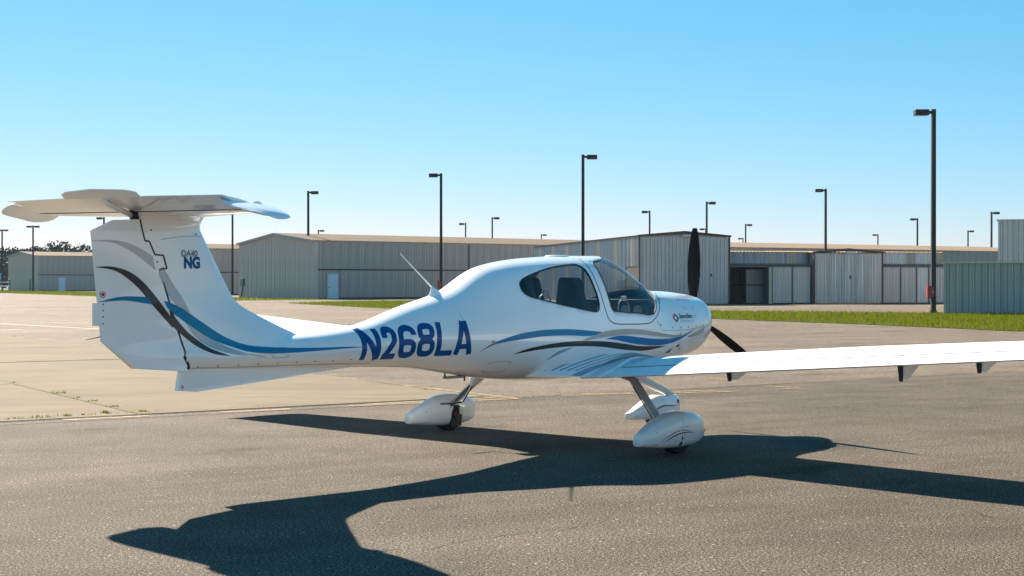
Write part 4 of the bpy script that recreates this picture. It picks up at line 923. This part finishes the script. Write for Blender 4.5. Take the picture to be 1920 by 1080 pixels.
tail_stripe([(304, 564), (318, 568.4), (345, 583.7), (376, 606.6), (412.6, 631), (452, 646.3), (508.4, 651), (568, 651), (628, 649), (656.6, 649)], [(311, 578), (324, 589.8), (351.5, 611), (388, 635.6), (425, 650), (452.7, 658.6), (488.5, 662), (528, 660.5), (588, 655.8), (656.6, 649.6)], BLUE, fin, on_tail, .0022)
x0, z0 = bx(336.5, 480.5); x1, z1 = bx(341, 502)
text('DA40', .066, lambda a, b: on_fin(x0 + a, z0 + b, .0025), GTXT, fin, 'lettering', .0025, 0, .95)
text('NG', .116, lambda a, b: on_fin(x1 + a, z1 + b, .0025), REGB, fin, 'lettering', .0065, 0, .86)
A, B = stroke([bx(300, 449), bx(345, 443), bx(378, 443.5)], .004, 12); v, f = strip('l', A, B, None, None, on_fin, .0012, 1); obj('panel_line', v, f, LINEG, fin, fix=False)
for p in ((282, 431.5), (367, 439.5), (293, 491)):
    x_, z_ = bx(*p); obj('bolt', [on_fin(x_ + math.cos(a) * .007, z_ + math.sin(a) * .007, .002) for a in [k * PI / 4 for k in range(8)]], [tuple(range(8))], DARKM, fin, fix=False)
# ventral fin
def vent(y): return [(-4.318, y, .892), (-4.346, y, .735), (-4.178, y, .718), (-2.62, y * .3, .838), (-2.62, y * .3, .86), (-4.0, y, .90)]
v = vent(-.022) + vent(.022)
ve = obj('ventral_fin', v, [(0, 1, 2, 3, 4, 5), (11, 10, 9, 8, 7, 6)] + [(i, i + 6, (i + 1) % 6 + 6, (i + 1) % 6) for i in range(6)], PAINT, ac)
obj('tie_down_hole', [(-4.305 + math.cos(a) * .013, -.0245, .762 + math.sin(a) * .017) for a in [k * PI / 6 for k in range(12)]], [tuple(range(12))], METAL, ve, fix=False)
# tailplane, standing a hair out of level
RL = .022
def stab_pt(Y, u, up):
    k = min(1, abs(Y) / 1.44); L_ = -4.10 - .50 * k ** 1.6; T_ = -4.69; c = L_ - T_
    th = (.055 - .018 * k); z = 2.108 + RL * Y + (1 if up else -1) * th * max(.28, math.sin(PI * (u * .86 + .0) ** .6) if u > 0 else .0) * (1 if u > 0 else 0)
    return (L_ - u * c, Y, z)
us = [(k / 12) ** 1.7 for k in range(13)]
Ys = [-1.37, -1.2, -.8, -.4, -.15, 0, .15, .4, .8, 1.2, 1.37]
stb = MB().loft([[stab_pt(Y, u, True) for u in us] + [stab_pt(Y, u, False) for u in reversed(us)] for Y in Ys]).build('tailplane', PAINT, ac, smooth=True, angle=40)
EL = R(15)
def elv(Y, d, w_): return (-4.716 - d * math.cos(EL) - w_ * math.sin(EL) * 0, Y, 2.108 + RL * Y + d * math.sin(EL) + w_)
elev = MB().loft([[elv(Y, 0, .020), elv(Y, .1, .017), elv(Y, .29 - .03 * abs(Y), .002), elv(Y, .29 - .03 * abs(Y), -.002), elv(Y, .1, -.019), elv(Y, 0, -.022)] for Y in (-1.44, -1.0, -.5, 0, .5, 1.0, 1.44)]).build('elevator', PAINT, stb)
MB().loft([[(-4.687, Y, 2.108 + RL * Y + .016), (-4.714, Y, 2.108 + RL * Y + .016), (-4.714, Y, 2.108 + RL * Y - .026), (-4.687, Y, 2.108 + RL * Y - .026)] for Y in (-1.37, 0, 1.37)]).build('elevator_gap', BLACK, stb)
for s in (-1, 1):                                          # horn balances at the tips, turned down
    rings = []
    for yy, x0_, x1_, th in ((1.36, -4.94, -4.56, .016), (1.40, -4.955, -4.51, .020), (1.46, -4.965, -4.485, .025), (1.53, -4.96, -4.48, .027), (1.58, -4.945, -4.485, .026), (1.62, -4.92, -4.51, .022), (1.645, -4.88, -4.565, .012), (1.658, -4.82, -4.63, .005)):
        r_ = []; yy = 1.36 + (yy - 1.36) * .92; dz = -.085 * ((yy - 1.36) / .27) ** 1.3
        for k in range(24):
            t = 2 * PI * k / 24; u = .5 - .5 * math.cos(t); r_.append((x1_ + (x0_ - x1_) * u, s * yy, 2.128 + dz + RL * s * yy + (u - .5) * .045 + th * math.sin(t) * (1 - .45 * u)))
        rings.append(r_)
    MB().loft(rings).build('horn_balance', PAINT, elev, smooth=True, angle=60)
tz = lambda Y, z: z + RL * Y
TB = [(.50, -4.985, 2.176), (.50, -5.02, 2.205), (.40, -5.05, 2.222), (0.0, -5.07, 2.235), (-.42, -5.05, 2.222), (-.52, -5.02, 2.205), (-.52, -4.985, 2.176)]
v = [(x, Y, tz(Y, z) + .003) for Y, x, z in TB] + [(x, Y, tz(Y, z) - .003) for Y, x, z in TB]; n = len(TB)
obj('trim_tab', v, [tuple(range(n)), tuple(range(2 * n - 1, n - 1, -1))] + [(i, (i + 1) % n, (i + 1) % n + n, i + n) for i in range(n)], PAINT, elev)
MB().tube([(-4.965, .0, 2.172), (-4.93, .0, 2.135), (-4.70, .0, 2.045)], [.014, .02, .02], 8).build('trim_rod', PAINT, elev, smooth=True)
MB().loft([ring(-4.66, 0, 2.05, .03, .03, 10), ring(-4.70, 0, 2.045, .035, .04, 10), ring(-4.735, 0, 2.04, .02, .02, 10)]).build('tail_hinge', BLACK, stb)

# --- propeller
pr = empty('propeller', (2.33, 0, 1.206), 0, ac)
MB().loft([[(dx, r_ * math.cos(t), r_ * math.sin(t)) for t in [2 * PI * k / 28 for k in range(28)]] for dx, r_ in ((-.05, .17), (.03, .168), (.12, .14), (.20, .09), (.25, .04), (.262, .004))]).build('spinner', PAINT, pr, smooth=True, angle=50)
rings = []
for r_, ch, tw, th in ((.10, .07, 55, .05), (.18, .085, 48, .04), (.28, .112, 40, .028), (.42, .138, 33, .022), (.58, .142, 28, .018), (.74, .120, 24, .014), (.88, .085, 21, .010), (.935, .058, 20, .008), (.95, .048, 20, .004)):
    a = R(tw); cx, cy = math.sin(a), math.cos(a); q = []
    for s, t in ((.5, 0), (.3, .45), (0, .5), (-.3, .3), (-.5, 0), (-.3, -.2), (0, -.25), (.3, -.2)): q.append((ch * s * cx + th * t * cy, -ch * s * cy + th * t * cx, r_))
    rings.append(q)
bl = MB().loft(rings).build('blade', BLADE, pr, smooth=True, angle=40); bl.rotation_euler = (.03, 0, 0)
for k in (1, 2): inst('blade', bl.data, pr, rot=(.03 + k * 2 * PI / 3, 0, 0))
# chin intake under the cowl
MB().loft([[(x, w_ * math.copysign(abs(math.cos(t)) ** .8, math.cos(t)), z + h_ * math.sin(t)) for t in [2 * PI * k / 22 for k in range(22)]] for x, w_, z, h_ in ((2.12, .22, .93, .06), (2.10, .26, .92, .085), (1.98, .29, .89, .10), (1.6, .33, .83, .11), (1.2, .30, .78, .10))]).build('chin_intake', PAINT, ac, smooth=True)

# --- undercarriage
def pant(par_x, y, st, name):
    rings = []
    for x, z0_, z1_, hw in st:
        zc, hz = (z0_ + z1_) / 2, (z1_ - z0_) / 2; rings.append([(par_x + x, y + hw * math.copysign(abs(math.cos(t)) ** .62, math.cos(t)), zc + hz * math.copysign(abs(math.sin(t)) ** .70, math.sin(t))) for t in [2 * PI * k / 28 for k in range(28)]])
    return MB().loft(rings).build(name, PAINT, ac, smooth=True, angle=55)
MAIN = [(.374, 0.165, .205, .012), (.366, 0.125, .25, .045), (.34, 0.108, .295, .078), (.27, 0.080, .342, .107), (.15, 0.064, .374, .124), (0.0, 0.056, .388, .13), (-.14, 0.058, .374, .128), (-.28, 0.068, .328, .116), (-.42, 0.084, .272, .088), (-.53, 0.098, .224, .058), (-.570, 0.104, .206, .048), (-.573, 0.108, .20, .044)]
NOSE = [(.375, .22, .26, .015), (.365, .19, .29, .04), (.33, .155, .325, .065), (.25, .125, .335, .085), (.10, .105, .345, .10), (-.05, .10, .357, .10), (-.18, .10, .325, .09), (-.33, .108, .26, .07), (-.46, .116, .205, .05), (-.495, .12, .192, .044), (-.50, .125, .186, .038)]
def wheel(x, y, r_, w_, par):
    prof = [(-.5, .62), (-.5, .86), (-.40, .965), (-.2, 1), (.2, 1), (.40, .965), (.5, .86), (.5, .62)]
    t_ = MB().loft([[(x + r_ * k * math.cos(t), y + w_ * s, r_ + r_ * k * math.sin(t)) for s, k in prof] for t in [2 * PI * i / 36 for i in range(37)]], False).build('tyre', TYRE, par, smooth=True, angle=40)
    MB().tube([(x, y - w_ * .42, r_), (x, y + w_ * .42, r_)], r_ * .64, 20, up=Vector((1, 0, 0))).build('rim', METAL, par, smooth=False)
for s in (-1, 1):
    y = s * 1.485; wp = pant(0, y, MAIN, 'wheel_fairing'); wheel(0, y, .172, .14, wp)
    lg = []
    for x, yy, z, hw, ht in ((.15, .50, .735, .075, .022), (.06, .95, .64, .062, .018), (.00, 1.15, .47, .052, .016), (-.06, 1.36, .285, .043, .015), (-.06, 1.40, .24, .04, .015)):
        lg.append([(x + hw * a, s * (yy + ht * b), z + ht * .8 * b) for a, b in ((1, 0), (.75, .8), (0, 1), (-.75, .8), (-1, 0), (-.75, -.8), (0, -1), (.75, -.8))])
    MB().loft(lg).build('landing_gear_leg', simple('gear_leg_paint', (.42, .42, .41), .4, 0, .3), ac, smooth=True, angle=50)
    yo = y - s * .131                                       # opening on the inboard face
    op = MB().add([(x, yo + s * q, z) for q in (0, .03) for x, z in ((-.075, .045), (.075, .05), (.085, .18), (.07, .25), (.02, .275), (-.03, .27), (-.065, .20))], [tuple(range(7)), tuple(range(13, 6, -1))] + [(i, (i + 1) % 7, (i + 1) % 7 + 7, i + 7) for i in range(7)]).build('wheel_opening', BLACK, wp)
    MB().tube([(0.01, yo - s * .012, .17), (0.01, yo + s * .02, .17)], .05, 16, up=Vector((1, 0, 0))).build('brake_disc', BRAKE, wp)
    MB().box(.02, .07, min(yo - s * .03, yo), max(yo - s * .03, yo), .17, .25).build('brake_caliper', METAL, wp, bevel=.006)
    def on_pant(x, z, off, s=s, y=y, st=MAIN):
        X = [a[0] for a in st]; z0_ = pchip(X, [a[1] for a in st], x); z1_ = pchip(X, [a[2] for a in st], x); hw = pchip(X, [a[3] for a in st], x); q = max(-1, min(1, (z - (z0_ + z1_) / 2) / ((z1_ - z0_) / 2)))
        return Vector((x, y + s * (hw * max(0, 1 - abs(q) ** (2 / .70)) ** (.62 / 2) + off), z))
    for r_, zz, xx in ((.020, .100, -.07), (.012, .148, -.068)):
        obj('access_hole', [on_pant(xx + math.cos(a) * r_, zz + math.sin(a) * r_ * 1.2, .002) for a in [k * PI / 8 for k in range(16)]], [tuple(range(16))], BLACK, wp, fix=False)
    decal('wheel_stripe', [(-0.320, .128), (-0.210, .178), (-0.090, .203), (0.010, .202), (0.110, .190)], [(-0.320, .126), (-0.200, .170), (-0.090, .192), (0.010, .195), (0.110, .188)], STR_K, wp, on_pant, .002, 24, 2)
    decal('wheel_stripe', [(-0.350, .145), (-0.240, .193), (-0.160, .218), (-0.110, .228)], [(-0.350, .143), (-0.240, .186), (-0.160, .211), (-0.110, .225)], NAVY, wp, on_pant, .002, 20, 2)
    decal('wheel_stripe', [(-0.160, .217), (-0.070, .229), (0.010, .220), (0.100, .196)], [(-0.160, .212), (-0.070, .217), (0.010, .210), (0.100, .194)], STR_G, wp, on_pant, .0016, 20, 2)
for wp_ in [o for o in ac.children if o.name.startswith('wheel_fairing')]:
    s = 1 if wp_.data.vertices[0].co.y > 0 else -1; y = s * 1.485
    def on_p(x, z, off, s=s, y=y, st=MAIN):
        X = [a[0] for a in st]; z0_ = pchip(X, [a[1] for a in st], x); z1_ = pchip(X, [a[2] for a in st], x); hw = pchip(X, [a[3] for a in st], x); q_ = max(-1, min(1, (z - (z0_ + z1_) / 2) / ((z1_ - z0_) / 2)))
        return Vector((x, y + sd2 * (hw * max(0, 1 - abs(q_) ** (2 / .70)) ** (.62 / 2) + off), z))
    for sd2 in (-1, 1):
        A, B = stroke([(-.02, .07), (-.035, .16), (-.045, .25), (-.05, .33)], .004, 16); v, f = strip('l', A, B, None, None, on_p, .001, 1); obj('fairing_joint', v, f, LINEG, wp_, fix=False)
        for x, z in ((-.06, .09), (-.07, .17), (-.08, .25), (.02, .09), (.005, .25), (-.40, .11), (-.40, .22), (.24, .12), (.24, .28)):
            obj('screw', [on_p(x + math.cos(a) * .006, z + math.sin(a) * .006, .002) for a in [k * PI / 4 for k in range(8)]], [tuple(range(8))], DARKM, wp_, fix=False)
    MB().tube([(-.10, s * 1.33, .27), (-.07, s * 1.2, .40), (-.01, s * 1.0, .585)], .006, 6).build('brake_line', DARKM, wp_)
npn = pant(1.68, 0, NOSE, 'nose_wheel_fairing'); wheel(1.665, 0, .150, .11, npn)
def on_nose(x, z, off, st=NOSE):
    X = [a[0] for a in st]; z0_ = pchip(X, [a[1] for a in st], x); z1_ = pchip(X, [a[2] for a in st], x); hw = pchip(X, [a[3] for a in st], x); q = max(-1, min(1, (z - (z0_ + z1_) / 2) / ((z1_ - z0_) / 2)))
    return Vector((1.68 + x, -(hw * max(0, 1 - abs(q) ** (2 / .70)) ** (.62 / 2) + off), z))
decal('wheel_stripe', [(-.23, .165), (-.05, .235), (.06, .245), (.17, .236), (.27, .232)], [(-.23, .163), (-.05, .227), (.06, .234), (.17, .228), (.27, .230)], STR_K, npn, on_nose, .002, 24, 2)
decal('wheel_stripe', [(-.25, .18), (-.09, .235), (.02, .262)], [(-.25, .178), (-.09, .228), (.02, .257)], NAVY, npn, on_nose, .002, 20, 2)
obj('access_hole', [on_nose(.27 + math.cos(a) * .022, .272 + math.sin(a) * .024, .003) for a in [k * PI / 8 for k in range(16)]], [tuple(range(16))], BLACK, npn, fix=False)
lg = []
for x, z, hw, hz in ((.95, .72, .04, .05), (1.30, .575, .036, .042), (1.62, .455, .033, .036), (1.88, .365, .032, .03), (1.94, .335, .032, .025)):
    lg.append([(x + hz * .35 * b, hw * a, z + hz * b) for a, b in ((1, -.6), (1, .6), (.6, 1), (-.6, 1), (-1, .6), (-1, -.6), (-.6, -1), (.6, -1))])
MB().loft(lg).build('nose_gear_leg', simple('nose_leg_paint', (.62, .63, .63), .4, 0, .3), ac, smooth=True, angle=45)
MB().box(1.86, 1.98, -.05, .05, .295, .345).build('nose_fork', PAINT, ac, bevel=.012)

# ------------------------------------------------------------------ thin summer air between here and the far trees
hz = MB().box(-330, 330, -80, 420, -1.0, 16.5).build('haze', bpy.data.materials.new('summer_air')); hz['kind'] = 'stuff'; tag(hz, 'thin bluish summer haze over the airfield', 'haze')
hm = hz.data.materials[0]; hm.use_nodes = True; hm.node_tree.nodes.clear()
ho = hm.node_tree.nodes.new('ShaderNodeOutputMaterial'); hv = hm.node_tree.nodes.new('ShaderNodeVolumePrincipled')
hv.inputs['Color'].default_value = (.80, .90, 1.0, 1); hv.inputs['Density'].default_value = .00010; hm.node_tree.links.new(hv.outputs[0], ho.inputs['Volume'])
